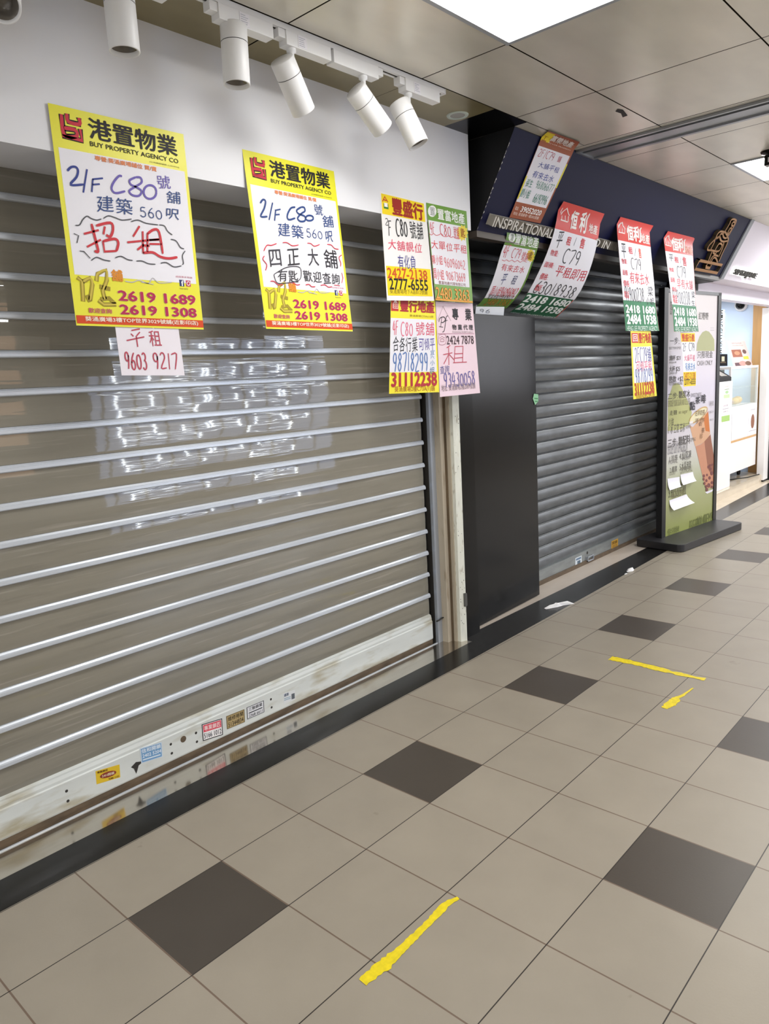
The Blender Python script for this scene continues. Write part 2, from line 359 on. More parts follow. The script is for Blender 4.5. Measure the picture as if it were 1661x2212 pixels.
SHEETS={
'A':dict(L=[[0.2616,0.088,2.2926],[0.2647,0.088,1.6656]],R=[[0.7143,0.088,2.2945],[0.7217,0.088,1.6592]],t=[0.0,1.0],base='e6e02c',items=[
 ('R',None,'e9e7ee',[0.0321,0.1869,0.9756,0.7598],0,None),
 ('R',None,'e6e02c',[0.0054,0.7807,0.2768,0.7946],0,None),
 ('S',[[[0.0802,0.0374],[0.0819,0.1271],[0.1642,0.1229],[0.1623,0.0951],[0.0842,0.0967]],[[0.1181,0.0295],[0.1221,0.0635],[0.1969,0.0645],[0.1964,0.0365]],[[0.1965,0.0856],[0.2012,0.1367],[0.0692,0.1311]]],'1d1416',None,0.0165,None),
 ('S',[[[0.0802,0.0374],[0.0819,0.1271],[0.1642,0.1229],[0.1623,0.0951],[0.0842,0.0967]],[[0.1181,0.0295],[0.1221,0.0635],[0.1969,0.0645],[0.1964,0.0365]],[[0.1965,0.0856],[0.2012,0.1367],[0.0692,0.1311]]],'c93244',None,0.0105,None),
 ('T','港置物業','201c22',[0.2543,0.0225,0.9323,0.1198],0.022,None),
 ('T','BUY PROPERTY AGENCY CO','2a2a20',[0.2535,0.1312,0.9307,0.1533],0.012,None),
 ('T','(公司牌照號碼 C-034594)','5a5620',[0.6903,0.1679,0.931,0.1762],0.0,None),
 ('T','專營:葵涌廣場舖位 買/賣','e0895a',[0.2752,0.1924,0.7407,0.2154],0.03,None),
 ('S',[[[0.047,0.7736],[0.0783,0.7893],[0.0678,0.8843]],[[0.0815,0.7916],[0.1369,0.7714],[0.1478,0.8008],[0.1171,0.8774]],[[0.0994,0.853],[0.1157,0.885]],[[0.1794,0.7842],[0.1936,0.7483],[0.2584,0.7271],[0.2556,0.7753],[0.2168,0.8278],[0.2246,0.8682]],[[0.1975,0.8085],[0.2725,0.8177]],[[0.1776,0.8751],[0.2122,0.8941],[0.3019,0.8909]],[[0.1938,0.8694],[0.2566,0.8618],[0.298,0.8911]]],'9c8a2a',None,0.013,None),
 ('S',[[[0.047,0.7736],[0.0783,0.7893],[0.0678,0.8843]],[[0.0815,0.7916],[0.1369,0.7714],[0.1478,0.8008],[0.1171,0.8774]],[[0.1794,0.7842],[0.1936,0.7483],[0.2584,0.7271],[0.2556,0.7753],[0.2168,0.8278],[0.2246,0.8682]],[[0.1776,0.8751],[0.2122,0.8941],[0.3019,0.8909]]],'c9b44a',None,0.006,None),
 ('T','舖','d98a28',[0.2921,0.7202,0.378,0.7784],0.05,None),
 ('S',[[[0.3908,0.7737],[0.4468,0.7761],[0.498,0.7642],[0.5709,0.7753],[0.6098,0.7469],[0.6572,0.7685],[0.7633,0.7607]],[[0.513,0.7728],[0.6126,0.7786]]],'bdb9bd',None,0.003,None),
 ('T','追蹤更多筍盤','c46a80',[0.801,0.7242,0.9448,0.7337],0.0,None),
 ('R',None,'2b3a6a',[0.8288,0.7439,0.8681,0.7775],0,None),
 ('T','f','f0f0f4',[0.8418,0.747,0.8637,0.7766],0.03,None),
 ('R',None,'c03a5a',[0.8848,0.7449,0.9253,0.7759],0,None),
 ('S',[[[0.918,0.7598],[0.916,0.7639],[0.9118,0.7674],[0.9062,0.7694],[0.9005,0.7697],[0.8956,0.7681],[0.8926,0.765],[0.892,0.761],[0.894,0.7569],[0.8982,0.7534],[0.9037,0.7513],[0.9095,0.7511],[0.9144,0.7526],[0.9174,0.7557],[0.918,0.7598]]],'f0e6ea',None,0.0025,None),
 ('T','buyproperty','303038',[0.826,0.7848,0.8971,0.7943],0.0,None),
 ('T','2619 1689','b02350',[0.3229,0.8196,0.9529,0.8719],0.035,'f0dfe0'),
 ('T','2619 1308','b02350',[0.3237,0.8881,0.9506,0.9381],0.035,'f0dfe0'),
 ('T','歡迎查詢','c25a6a',[0.0956,0.9133,0.2644,0.9375],0.02,None),
 ('R',None,'d2481c',[0.0065,0.9512,1.0013,0.9894],0,None),
 ('T','葵涌廣場3樓TOP世界3029號舖(近影印店)','f6e4d2',[0.0636,0.9546,0.9523,0.9819],0.02,None),
 ('S',[[[0.0725,0.287],[0.101,0.2672],[0.1339,0.2633],[0.1454,0.2785],[0.1288,0.3089],[0.0821,0.3482],[0.1743,0.3364]],[[0.21,0.2639],[0.1635,0.3745]],[[0.2432,0.3034],[0.224,0.3659]],[[0.2404,0.3061],[0.3165,0.2928]],[[0.2343,0.3309],[0.2882,0.3227]]],'31408c',None,0.0065,None),
 ('S',[[[0.4605,0.268],[0.4365,0.2697],[0.3911,0.3043],[0.3712,0.3359],[0.3976,0.353],[0.4715,0.3364]],[[0.5661,0.2603],[0.5154,0.2808],[0.5223,0.3001],[0.5573,0.3074],[0.5996,0.3223],[0.5744,0.3476],[0.5251,0.35],[0.5027,0.3322],[0.5534,0.3069],[0.6072,0.2809],[0.6031,0.2587],[0.5661,0.2603]],[[0.7182,0.3153],[0.7081,0.333],[0.6868,0.3473],[0.6603,0.3544],[0.6355,0.3524],[0.6192,0.3419],[0.6155,0.3257],[0.6254,0.3082],[0.6463,0.2939],[0.6727,0.2867],[0.6976,0.2885],[0.7143,0.2989],[0.7182,0.3153]]],'6a5cae',None,0.0065,None),
 ('H','號','6a5cae',[0.7256,0.2283,0.8478,0.2927],-0.008,None),
 ('H','舖','2a4680',[0.7901,0.2976,0.9222,0.3591],-0.008,None),
 ('H','建築','2a4680',[0.2409,0.3748,0.5203,0.4507],-0.008,None),
 ('H','560','2a4680',[0.5607,0.3997,0.7497,0.4483],-0.008,None),
 ('H','呎','2a4680',[0.7724,0.3851,0.8944,0.4386],-0.008,None),
 ('S',[[[0.0795,0.5317],[0.1093,0.5268],[0.1361,0.5003],[0.1689,0.4818],[0.1969,0.4901],[0.2335,0.4942],[0.2689,0.4862]],[[0.2848,0.4824],[0.3222,0.4667],[0.368,0.4701],[0.4215,0.478],[0.4955,0.4666]],[[0.4891,0.4798],[0.5442,0.4674],[0.6085,0.4774],[0.7014,0.4774]],[[0.7101,0.4767],[0.7529,0.4784],[0.7746,0.503],[0.8113,0.5187]]],'4a4a50',None,0.0032,None),
 ('S',[[[0.0615,0.5701],[0.0926,0.5773],[0.0751,0.6127]],[[0.0864,0.6485],[0.1155,0.6489],[0.1542,0.6784]],[[0.1599,0.688],[0.2005,0.6705],[0.2519,0.6797],[0.2976,0.6819]],[[0.3359,0.6643],[0.3811,0.6538],[0.4266,0.6662],[0.4664,0.6689]],[[0.4948,0.6697],[0.5406,0.6669],[0.5888,0.677],[0.6439,0.6763]],[[0.6882,0.6684],[0.737,0.6628],[0.7954,0.6808],[0.8598,0.6717]],[[0.7939,0.5419],[0.8373,0.5467],[0.8678,0.5767],[0.8983,0.5827]],[[0.9056,0.593],[0.8782,0.6191],[0.8805,0.6569],[0.8683,0.6641]]],'4a4a50',None,0.0032,None),
 ('S',[[[0.131,0.5664],[0.2399,0.5405]],[[0.1938,0.5148],[0.2085,0.5874],[0.2173,0.6414],[0.1911,0.6407]],[[0.1419,0.6258],[0.2468,0.5846]],[[0.2247,0.5211],[0.3317,0.4982],[0.3457,0.527],[0.3195,0.5641],[0.2896,0.5589]],[[0.2878,0.5193],[0.2707,0.5579]],[[0.2608,0.591],[0.2632,0.6392],[0.3524,0.6302]],[[0.2608,0.591],[0.3489,0.5729],[0.3731,0.5903],[0.3524,0.6302]],[[0.5512,0.496],[0.4922,0.5509]],[[0.4419,0.5827],[0.697,0.5484]],[[0.5717,0.519],[0.5558,0.6288]],[[0.5133,0.6136],[0.5633,0.5878],[0.6133,0.5885]],[[0.6078,0.5265],[0.591,0.6187]],[[0.6073,0.5291],[0.6625,0.504],[0.7033,0.5138],[0.7143,0.6194]],[[0.6146,0.5582],[0.6966,0.5511]],[[0.6152,0.5779],[0.7117,0.5721]],[[0.5563,0.6262],[0.6331,0.6185],[0.6898,0.6358],[0.7585,0.6405],[0.8332,0.6294]]],'c8323c',None,0.008,None),
]),
'B':dict(L=[[0.962,0.0949,2.2941],[0.962,0.0407,1.6616]],R=[[1.419,0.0946,2.2918],[1.419,0.0419,1.6568]],t=[0.0,1.0],base='e6e02c',items=[
 ('S',[[[0.1091,0.2849],[0.1414,0.262],[0.1666,0.2693],[0.1431,0.311],[0.0956,0.3598],[0.1643,0.3545]],[[0.2394,0.2693],[0.1782,0.372]],[[0.2621,0.3095],[0.236,0.3718]],[[0.2542,0.3112],[0.3157,0.2993]],[[0.2462,0.3369],[0.299,0.33]],[[0.4821,0.2705],[0.4287,0.2833],[0.3815,0.3284],[0.3931,0.3518],[0.4664,0.336]],[[0.5504,0.2638],[0.4956,0.2871],[0.5106,0.3062],[0.5777,0.3155],[0.5734,0.3418],[0.5198,0.3502],[0.4943,0.3334],[0.5409,0.3034],[0.5874,0.2835],[0.5853,0.263],[0.5504,0.2638]],[[0.6773,0.3169],[0.6692,0.3254],[0.651,0.3328],[0.6277,0.337],[0.6056,0.3369],[0.5905,0.3325],[0.5864,0.3251],[0.5943,0.3166],[0.6122,0.3092],[0.6354,0.305],[0.6577,0.305],[0.673,0.3094],[0.6773,0.3169]]],'2a4680',None,0.0068,None),
 ('H','號','2a4680',[0.6939,0.2304,0.8058,0.2946],-0.008,None),
 ('H','舖','2a4680',[0.7766,0.2856,0.9227,0.3583],-0.008,None),
 ('H','建築','2a4680',[0.2506,0.3766,0.5464,0.4543],-0.008,None),
 ('H','560','2a4680',[0.566,0.3851,0.7653,0.4375],-0.008,None),
 ('H','呎','2a4680',[0.7925,0.3809,0.89,0.4495],-0.008,None),
 ('S',[[[0.0797,0.556],[0.1197,0.5209],[0.1661,0.5175],[0.2248,0.5031]],[[0.2927,0.493],[0.3409,0.4894],[0.3952,0.5033],[0.4658,0.493]],[[0.5695,0.4749],[0.6099,0.4746],[0.6476,0.4876],[0.7131,0.4722]],[[0.8038,0.4656],[0.852,0.4648],[0.8905,0.4836],[0.939,0.4856]],[[0.0776,0.5834],[0.0591,0.6044],[0.0911,0.6323],[0.0713,0.6658]],[[0.9694,0.519],[0.9319,0.5379],[0.9462,0.5698],[0.9353,0.5924]],[[0.9427,0.6303],[0.9515,0.6628],[0.9267,0.6971]],[[0.1067,0.7265],[0.1438,0.7246],[0.1858,0.7428],[0.2338,0.738]],[[0.2932,0.7275],[0.3425,0.7225],[0.3885,0.7333],[0.4238,0.729]],[[0.4885,0.7286],[0.5298,0.724],[0.5573,0.7359],[0.5986,0.7341]],[[0.6633,0.7231],[0.7169,0.7179],[0.7564,0.7295],[0.8003,0.7248]],[[0.8302,0.7126],[0.9005,0.7148]]],'cc3c4c',None,0.0036,None),
 ('H','四','3a3840',[0.1205,0.5367,0.2609,0.6332],-0.02,None),
 ('H','正','2c2a30',[0.3128,0.5195,0.4658,0.6159],-0.02,None),
 ('H','大','3a3840',[0.5469,0.5064,0.6853,0.6098],-0.02,None),
 ('H','舖','2c2a30',[0.7363,0.4972,0.9166,0.6109],-0.012,None),
 ('S',[[[0.1536,0.6838],[0.2961,0.6362],[0.4342,0.6245],[0.4559,0.6571],[0.4146,0.7061],[0.2354,0.7313],[0.1706,0.7283],[0.1518,0.6839]]],'3a3840',None,0.003,None),
 ('H','有匙','2c2a30',[0.185,0.6493,0.4194,0.7188],-0.012,None),
 ('H','歡迎查詢','2c2a30',[0.4698,0.6407,0.9132,0.7076],-0.012,None),
]),
'A2':dict(L=[[0.3923,0.091,1.6723],[0.3958,0.091,1.5117]],R=[[0.6226,0.091,1.6689],[0.6287,0.091,1.5044]],t=[0.0,1.0],base='e6dfe6',items=[
 ('S',[[[0.2348,0.1141],[0.3689,0.0774]],[[0.2202,0.1766],[0.2553,0.227]],[[0.3623,0.14],[0.3053,0.2148]],[[0.1418,0.3136],[0.4218,0.2315]],[[0.2971,0.2151],[0.2986,0.4336]]],'b8485a',None,0.0055,None),
 ('H','租','b8485a',[0.4831,0.0935,0.6954,0.4062],-0.015,None),
 ('H','9603','b8485a',[0.0705,0.543,0.4167,0.8779],-0.008,None),
 ('H','9217','b8485a',[0.502,0.5443,0.9166,0.8708],-0.008,None),
]),
'C':dict(L=[[1.692,0.095,2.2554],[1.692,0.0857,1.7971]],R=[[2.003,0.0953,2.2504],[2.003,0.0661,1.8054]],t=[0.0,1.0],base='ebe8e6',items=[
 ('R',None,'efd21a',[0.0215,0.0185,0.9616,0.2023],0,None),
 ('T','豐盛行','9c2a1c',[0.231,0.0281,0.9276,0.1958],0.05,None),
 ('R',None,'3f7a30',[0.0591,0.1046,0.1574,0.1514],0,None),
 ('R',None,'f0ecec',[0.0724,0.0968,0.1422,0.133],0,None),
 ('S',[[[0.0389,0.0903],[0.0914,0.0425],[0.1528,0.0857]],[[0.0643,0.0714],[0.1241,0.0753]]],'c23a24',None,0.006,None),
 ('R',None,'e8dd7a',[-0.0134,0.2092,0.0009,0.6701],0,None),
 ('H','2','222222',[0.0609,0.239,0.1411,0.3022],-0.008,None),
 ('H','F','333333',[0.119,0.2508,0.1948,0.3921],-0.008,None),
 ('H','C80','2c2a2e',[0.2754,0.2246,0.5368,0.3847],-0.008,None),
 ('H','號舖','2c2a2e',[0.5795,0.2199,0.8896,0.3885],-0.008,None),
 ('H','大舖靚位','dc4a66',[0.0842,0.4273,0.8366,0.5217],-0.008,None),
 ('H','有化負','4a468c',[0.2664,0.5608,0.6662,0.6958],-0.008,None),
 ('R',None,'f2d414',[0.0247,0.6772,0.9737,0.9539],0,None),
 ('T','2427-2138','c8501e',[0.0372,0.6921,0.8912,0.7927],0.02,None),
 ('T','2777-6555','1e1a16',[0.0625,0.7889,0.8853,0.8979],0.02,None),
 ('T','葵涌廣場地下A區B12號舖','8a7a12',[0.0623,0.8904,0.8614,0.938],-0.005,None),
]),
'D':dict(L=[[2.009,0.0947,2.2494],[2.009,0.0616,1.8073]],R=[[2.327,0.0949,2.2506],[2.327,0.0734,1.8078]],t=[0.0,1.0],base='6a9a34',items=[
 ('R',None,'e9e7ee',[0.0148,0.174,0.935,0.8287],0,None),
 ('P',[[0.2318,0.0671],[0.2156,0.0942],[0.1815,0.1177],[0.1364,0.133],[0.0894,0.1369],[0.05,0.1289],[0.0257,0.1106],[0.0213,0.0855],[0.0375,0.0587],[0.071,0.0353],[0.1155,0.02],[0.1623,0.0157],[0.2021,0.0235],[0.227,0.0418]],'f0f0ee',None,0,None),
 ('T','置','8a8e88',[0.0713,0.0372,0.1879,0.1168],0.0,None),
 ('T','置富地產','f2f4ee',[0.2445,0.0326,0.9308,0.1515],0.02,None),
 ('H','4F','d0505a',[0.0315,0.191,0.1468,0.3024],-0.012,None),
 ('H','C80','d0505a',[0.2622,0.1946,0.551,0.3106],-0.012,None),
 ('H','號舖','d0505a',[0.6124,0.1895,0.757,0.3144],-0.012,None),
 ('S',[[[-0.003,0.3113],[0.0494,0.3244],[0.1059,0.3054],[0.1553,0.3196],[0.2279,0.3113],[0.2946,0.2915],[0.3341,0.3164],[0.425,0.3151],[0.4734,0.3025],[0.5353,0.3148],[0.5934,0.303],[0.6563,0.3161],[0.7608,0.3142]]],'d86a74',None,0.003,None),
 ('P',[[1.0074,0.2328],[0.9584,0.2558],[0.9726,0.2851],[0.9156,0.2916],[0.8975,0.3243],[0.8508,0.3122],[0.8067,0.3379],[0.7851,0.3113],[0.7295,0.3219],[0.7395,0.2894],[0.69,0.2817],[0.7279,0.2534],[0.7001,0.23],[0.7538,0.2147],[0.7562,0.1828],[0.8089,0.1854],[0.841,0.1549],[0.8763,0.1747],[0.9283,0.1554],[0.9347,0.1862],[0.9906,0.1843],[0.9655,0.2165]],'e8d24c',None,0,None),
 ('T','匙','a8641e',[0.7981,0.1981,0.9182,0.2954],0.02,None),
 ('H','大單位平租','d64a52',[0.0114,0.3766,0.9362,0.4644],-0.012,None),
 ('H','陳小姐','e05a62',[-0.0057,0.5256,0.2727,0.6241],-0.005,None),
 ('H','96096042','e06a70',[0.3001,0.5409,0.8586,0.6373],-0.015,None),
 ('H','周小姐','e05a62',[-0.0129,0.6693,0.2736,0.7788],-0.005,None),
 ('H','90673669','e06a70',[0.3194,0.6801,0.839,0.7718],-0.015,None),
 ('T','置富地產代理有限公司','8a5a50',[0.1167,0.7903,0.8227,0.8252],-0.01,None),
 ('T','2480 3363','e2a850',[0.0227,0.8596,0.9068,0.9791],-0.008,'c2502a'),
 ('R',None,'e0a040',[-0.0588,0.9975,0.9939,0.9764],0,None),
]),
'E':dict(L=[[1.73,0.095,1.8176],[1.73,0.1366,1.3886]],R=[[2.047,0.0943,1.8167],[2.047,0.0921,1.3795]],t=[0.0,1.0],base='f2e41e',items=[
 ('R',None,'c23a30',[0.0072,0.0204,0.163,0.1452],0,None),
 ('P',[[0.0412,0.0721],[0.0936,0.0281],[0.1557,0.071],[0.1567,0.1221],[0.0429,0.1192]],'f0dcd6',None,0,None),
 ('T','回','c23a30',[0.0574,0.0624,0.1429,0.1164],0.03,None),
 ('T','豐行地產','b02c38',[0.1925,0.0221,0.9711,0.1507],0.045,None),
 ('T','葵涌廣場C73A(1)號','9a7a14',[0.4032,0.1723,0.9375,0.1989],-0.005,None),
 ('R',None,'e9e7ee',[-0.0043,0.2157,0.9654,0.7756],0,None),
 ('H','4F','dc5f74',[0.047,0.2411,0.1619,0.3871],-0.01,None),
 ('H','C80','e0708a',[0.2057,0.252,0.4743,0.393],-0.01,None),
 ('H','號舖','d8506a',[0.5208,0.2459,0.9559,0.3866],-0.008,None),
 ('H','合各行業','2c2a30',[0.0476,0.4049,0.5711,0.5595],-0.006,None),
 ('H','可傾平','5a4a9c',[0.5877,0.4184,0.9496,0.5435],-0.006,None),
 ('H','98718299','5a7ab4',[0.0528,0.5718,0.7904,0.7654],-0.008,None),
 ('H','宜','4a7ab0',[0.8306,0.5405,0.9383,0.5932],-0.008,None),
 ('H','六','4a7ab0',[0.8266,0.5998,0.9289,0.633],-0.008,None),
 ('H','小','4a7ab0',[0.8233,0.6493,0.9291,0.7063],-0.008,None),
 ('H','姐','3a6a9a',[0.8086,0.7237,0.9198,0.8003],-0.008,None),
 ('T','31112238','b4303c',[0.0321,0.7759,0.9604,0.9326],0.05,None),
 ('T','葵涌廣場2樓C73A(1)舖','b0641e',[0.0983,0.9218,0.9043,0.9939],0.0,None),
]),
'F':dict(L=[[2.052,0.0956,1.8085],[2.052,0.0926,1.356]],R=[[2.354,0.0947,1.8097],[2.354,0.0654,1.3598]],t=[0.0,1.0],base='ead0da',items=[
 ('S',[[[0.0229,0.2006],[0.1803,0.0482],[0.3676,0.1975]]],'8a7478',None,0.0022,None),
 ('S',[[[0.1383,0.1581],[0.0941,0.2641]],[[0.0527,0.2116],[0.0905,0.1714],[0.1849,0.1575],[0.2225,0.1836],[0.1683,0.2144],[0.1071,0.2164]],[[0.2955,0.1447],[0.25,0.1605],[0.2108,0.2445],[0.1813,0.3017],[0.1333,0.3185]],[[0.1746,0.2083],[0.2778,0.1907]],[[0.0527,0.259],[0.1563,0.2661]]],'3a3036',None,0.0042,None),
 ('T','專','26222a',[0.4112,0.0604,0.5773,0.1862],0.03,None),
 ('T','業','26222a',[0.7587,0.0585,0.9347,0.1907],0.03,None),
 ('T','物 業 代 理','3a3238',[0.3888,0.2342,0.9496,0.2946],0.03,None),
 ('T','PROFESSIONAL PROPERTY AGENCY','9a868c',[0.3855,0.3082,0.9433,0.3251],0.0,None),
 ('R',None,'b8869a',[0.0175,0.3306,0.9688,0.3379],0,None),
 ('S',[[[0.0373,0.3472],[0.2018,0.3436],[0.1934,0.4391],[0.0322,0.4417],[0.0373,0.3472]],[[0.0479,0.3812],[0.1135,0.3625],[0.1846,0.3779]],[[0.0657,0.4154],[0.0831,0.3889],[0.1467,0.3892],[0.1619,0.4137],[0.0657,0.4154]]],'a86a7a',None,0.0022,None),
 ('T','2424 7878','4a343c',[0.2243,0.3551,0.942,0.4489],0.01,None),
 ('S',[[[0.3121,0.4578],[0.217,0.483]],[[0.2694,0.4743],[0.2517,0.6674]],[[0.127,0.554],[0.3529,0.5373]],[[0.2629,0.5515],[0.1244,0.653]],[[0.272,0.5516],[0.4002,0.6199]],[[0.431,0.4721],[0.3881,0.6408]],[[0.431,0.4721],[0.6415,0.4702],[0.6014,0.6437]],[[0.4103,0.5498],[0.6169,0.5489]],[[0.4036,0.5965],[0.6097,0.5924]],[[0.3601,0.6441],[0.711,0.6444]]],'c2465a',None,0.0055,None),
 ('H','查詢','5a5a94',[0.0218,0.6683,0.259,0.7516],-0.008,None),
 ('H','93430058','6a62a0',[0.1009,0.7502,0.9006,0.9017],-0.02,None),
 ('T','地址: 葵涌廣場2樓2089號舖','8a787e',[0.0387,0.8716,0.8853,0.9435],0.0,None),
]),
'G':dict(L=[[2.6178,-0.2015,2.603],[2.6766,-0.1293,2.6042],[2.6757,-0.1118,2.5725],[2.6748,-0.0943,2.5408],[2.674,-0.0768,2.5091],[2.6731,-0.0594,2.4774],[2.6722,-0.0419,2.4458],[2.6713,-0.0244,2.4141],[2.6704,-0.0069,2.3824],[2.6696,0.0105,2.3507],[2.6687,0.028,2.3191],[2.6678,0.0455,2.2874],[2.6669,0.063,2.2557]],R=[[2.9093,-0.2161,2.603],[3.0139,-0.1312,2.6077],[3.0105,-0.1138,2.5761],[3.0071,-0.0964,2.5445],[3.0037,-0.0789,2.5129],[3.0003,-0.0615,2.4813],[2.9969,-0.0441,2.4497],[2.9936,-0.0267,2.4181],[2.9902,-0.0092,2.3866],[2.9868,0.0082,2.355],[2.9834,0.0256,2.3234],[2.98,0.0431,2.2918],[2.9766,0.0605,2.2602]],t=[0.0,0.2212,0.292,0.3628,0.4336,0.5044,0.5752,0.646,0.7168,0.7876,0.8584,0.9292,1.0],base='9c4a24',items=[
 ('R',None,'e6cc28',[0.0,0.03,0.2433,0.25],0,None),
 ('T','工','a8641e',[0.0222,0.1529,0.1487,0.2493],0.0,None),
 ('T','富榮地產','f2e8e4',[0.2236,0.0474,0.8914,0.2301],0.04,None),
 ('T','FU LOK PROPERTY','eed8cc',[0.2236,0.2414,0.9091,0.251],0.0,None),
 ('R',None,'e9e7ee',[0.0074,0.2981,0.9598,0.8387],0,None),
 ('R',None,'e2d23a',[0.0,0.587,0.035,0.8118],0,None),
 ('R',None,'e2d23a',[0.962,0.3767,1.0,0.6221],0,None),
 ('H','2F/C79','c04050',[0.0757,0.3189,0.5496,0.3895],-0.008,None),
 ('H','舖','c04050',[0.6539,0.3221,0.7613,0.3841],-0.008,None),
 ('H','大舖平租','3a4a9c',[0.1937,0.4288,0.843,0.483],-0.008,None),
 ('H','有來去水','3a4a9c',[0.1445,0.5181,0.8042,0.5857],-0.008,None),
 ('H','張生','3c8a70',[0.0703,0.61,0.2644,0.681],-0.008,None),
 ('H','96806677','3c8a70',[0.3621,0.5991,0.9082,0.6722],-0.008,None),
 ('H','劉小姐','3c8a70',[0.0304,0.7034,0.3143,0.788],-0.008,None),
 ('H','66192996','3c8a70',[0.4535,0.721,0.8889,0.8076],-0.008,None),
 ('T','39052020','f6eeea',[0.2217,0.8678,0.878,0.9261],0.03,None),
 ('T','電話:','eed8cc',[0.0492,0.8821,0.1522,0.9177],0.0,None),
 ('T','地址: 葵涌廣場一樓2002號舖','eed8cc',[0.0526,0.9339,0.8639,0.9666],0.0,None),
]),
'H':dict(L=[[2.706,0.106,2.215],[2.706,0.1063,2.1726],[2.706,0.1241,2.1353],[2.706,0.1444,2.0983],[2.706,0.1605,2.0594],[2.706,0.1761,2.0203],[2.706,0.1931,1.9819],[2.706,0.2122,1.9442],[2.706,0.2334,1.9074],[2.706,0.2583,1.8741],[2.706,0.2911,1.8484],[2.706,0.3273,1.8259]],R=[[3.038,0.106,2.215],[3.038,0.1064,2.1729],[3.038,0.1189,2.1334],[3.038,0.136,2.0949],[3.038,0.1535,2.0568],[3.038,0.1711,2.0186],[3.038,0.1902,1.9814],[3.038,0.2124,1.9461],[3.038,0.2387,1.9133],[3.038,0.2676,1.8829],[3.038,0.2999,1.8566],[3.038,0.3344,1.8326]],t=[0.0,0.0909,0.1818,0.2727,0.3636,0.4545,0.5455,0.6364,0.7273,0.8182,0.9091,1.0],base='5c8826',items=[
 ('P',[[0.2549,0.0854],[0.2589,0.109],[0.2462,0.1293],[0.2149,0.1424],[0.1713,0.1455],[0.124,0.1382],[0.082,0.122],[0.0534,0.1],[0.0565,0.0766],[0.0862,0.0562],[0.1284,0.043],[0.175,0.0396],[0.2168,0.0467],[0.2454,0.0631]],'eef0ea',None,0,None),
 ('T','置','6a7a66',[0.125,0.0571,0.2061,0.1273],0.0,None),
 ('T','置富地產','eef2ea',[0.2607,0.034,0.985,0.1671],0.02,None),
 ('R',None,'e9e7ee',[-0.009,0.19,0.9477,0.8299],0,None),
 ('H','4F','d0505a',[0.0521,0.1838,0.2131,0.332],-0.01,None),
 ('H','C79','d0505a',[0.2906,0.2073,0.5639,0.3164],-0.01,None),
 ('H','號舖','d0505a',[0.5964,0.2246,0.8136,0.3245],-0.005,None),
 ('P',[[0.9861,0.2505],[0.9654,0.2698],[1.0045,0.2954],[0.962,0.3003],[0.9772,0.3288],[0.926,0.3176],[0.9121,0.3396],[0.8689,0.316],[0.831,0.3246],[0.8097,0.2962],[0.7603,0.289],[0.7668,0.2648],[0.721,0.2442],[0.7529,0.2317],[0.725,0.2042],[0.7729,0.2071],[0.7722,0.1815],[0.8209,0.1989],[0.8478,0.183],[0.8817,0.2095],[0.9279,0.2087],[0.9357,0.2359]],'d8c23c',None,0,None),
 ('T','匙','8a5a1e',[0.8102,0.2133,0.9127,0.3076],0.02,None),
 ('S',[[[0.0737,0.3576],[0.1596,0.3662],[0.2007,0.3498],[0.2911,0.3626],[0.3576,0.3434],[0.4524,0.3593],[0.5181,0.3379],[0.6149,0.3539],[0.6804,0.3312],[0.8039,0.3425]]],'d86a74',None,0.003,None),
 ('H','有來去水','cc4450',[0.1157,0.3976,0.8281,0.4799],-0.008,None),
 ('H','平','3a4270',[0.2282,0.5071,0.3838,0.6393],-0.008,None),
 ('H','租','3a4270',[0.5473,0.5169,0.7036,0.6304],-0.008,None),
 ('H','周小姐96096042','cc4450',[0.0666,0.6707,0.9044,0.7943],-0.008,None),
 ('T','置富地產代理有限公司','3a3a38',[0.0784,0.7724,0.8953,0.8372],0.0,None),
 ('T','2480 3363','b4762a',[0.1503,0.8406,0.8973,0.949],-0.006,None),
]),
'H2':dict(L=[[2.705,0.318,1.84],[2.705,0.345,1.66]],R=[[3.0,0.322,1.842],[3.0,0.349,1.66]],t=[0.0,1.0],base='e4e6ec',items=[
 ('H','96','4a4a58',[0.1115,0.1181,0.5215,0.226],-0.008,None),
]),
'I':dict(L=[[3.108,-0.0135,2.3793],[3.108,0.0213,2.3394],[3.108,0.0337,2.2823],[3.108,0.0499,2.2264],[3.108,0.0713,2.1721],[3.108,0.0963,2.1194],[3.108,0.1242,2.0681],[3.108,0.1546,2.0183],[3.108,0.1866,1.9694],[3.108,0.2209,1.9223],[3.108,0.2603,1.8791],[3.108,0.3053,1.8423],[3.108,0.3573,1.8155]],R=[[3.638,-0.0004,2.3797],[3.638,0.0285,2.326],[3.638,0.0368,2.2683],[3.638,0.0496,2.2115],[3.638,0.0654,2.1553],[3.638,0.0842,2.1001],[3.638,0.1059,2.046],[3.638,0.132,1.9938],[3.638,0.1622,1.9436],[3.638,0.1994,1.8995],[3.638,0.2456,1.8634],[3.638,0.2923,1.8285],[3.638,0.3395,1.7943]],t=[0.0,0.0815,0.165,0.2485,0.332,0.4155,0.499,0.5825,0.666,0.7495,0.833,0.9165,1.0],base='d2332a',items=[
 ('S',[[[0.0578,0.0992],[0.057,0.0521]],[[0.0664,0.1087],[0.1402,0.0455],[0.2519,0.0953]],[[0.0946,0.1125],[0.0991,0.1435]],[[0.1628,0.1051],[0.1777,0.1457]],[[0.2335,0.1009],[0.2438,0.1459]],[[0.0799,0.1456],[0.2339,0.1469]]],'f0e4e0',None,0.009,None),
 ('T','恒','f2ece8',[0.2968,0.0428,0.4502,0.1928],0.04,None),
 ('T','利','f2ece8',[0.5006,0.0275,0.6748,0.1979],0.04,None),
 ('T','地產','f0dcd8',[0.7347,0.1016,0.9468,0.1819],0.03,None),
 ('R',None,'e9e7ee',[-0.0117,0.2199,1.0147,0.768],0,None),
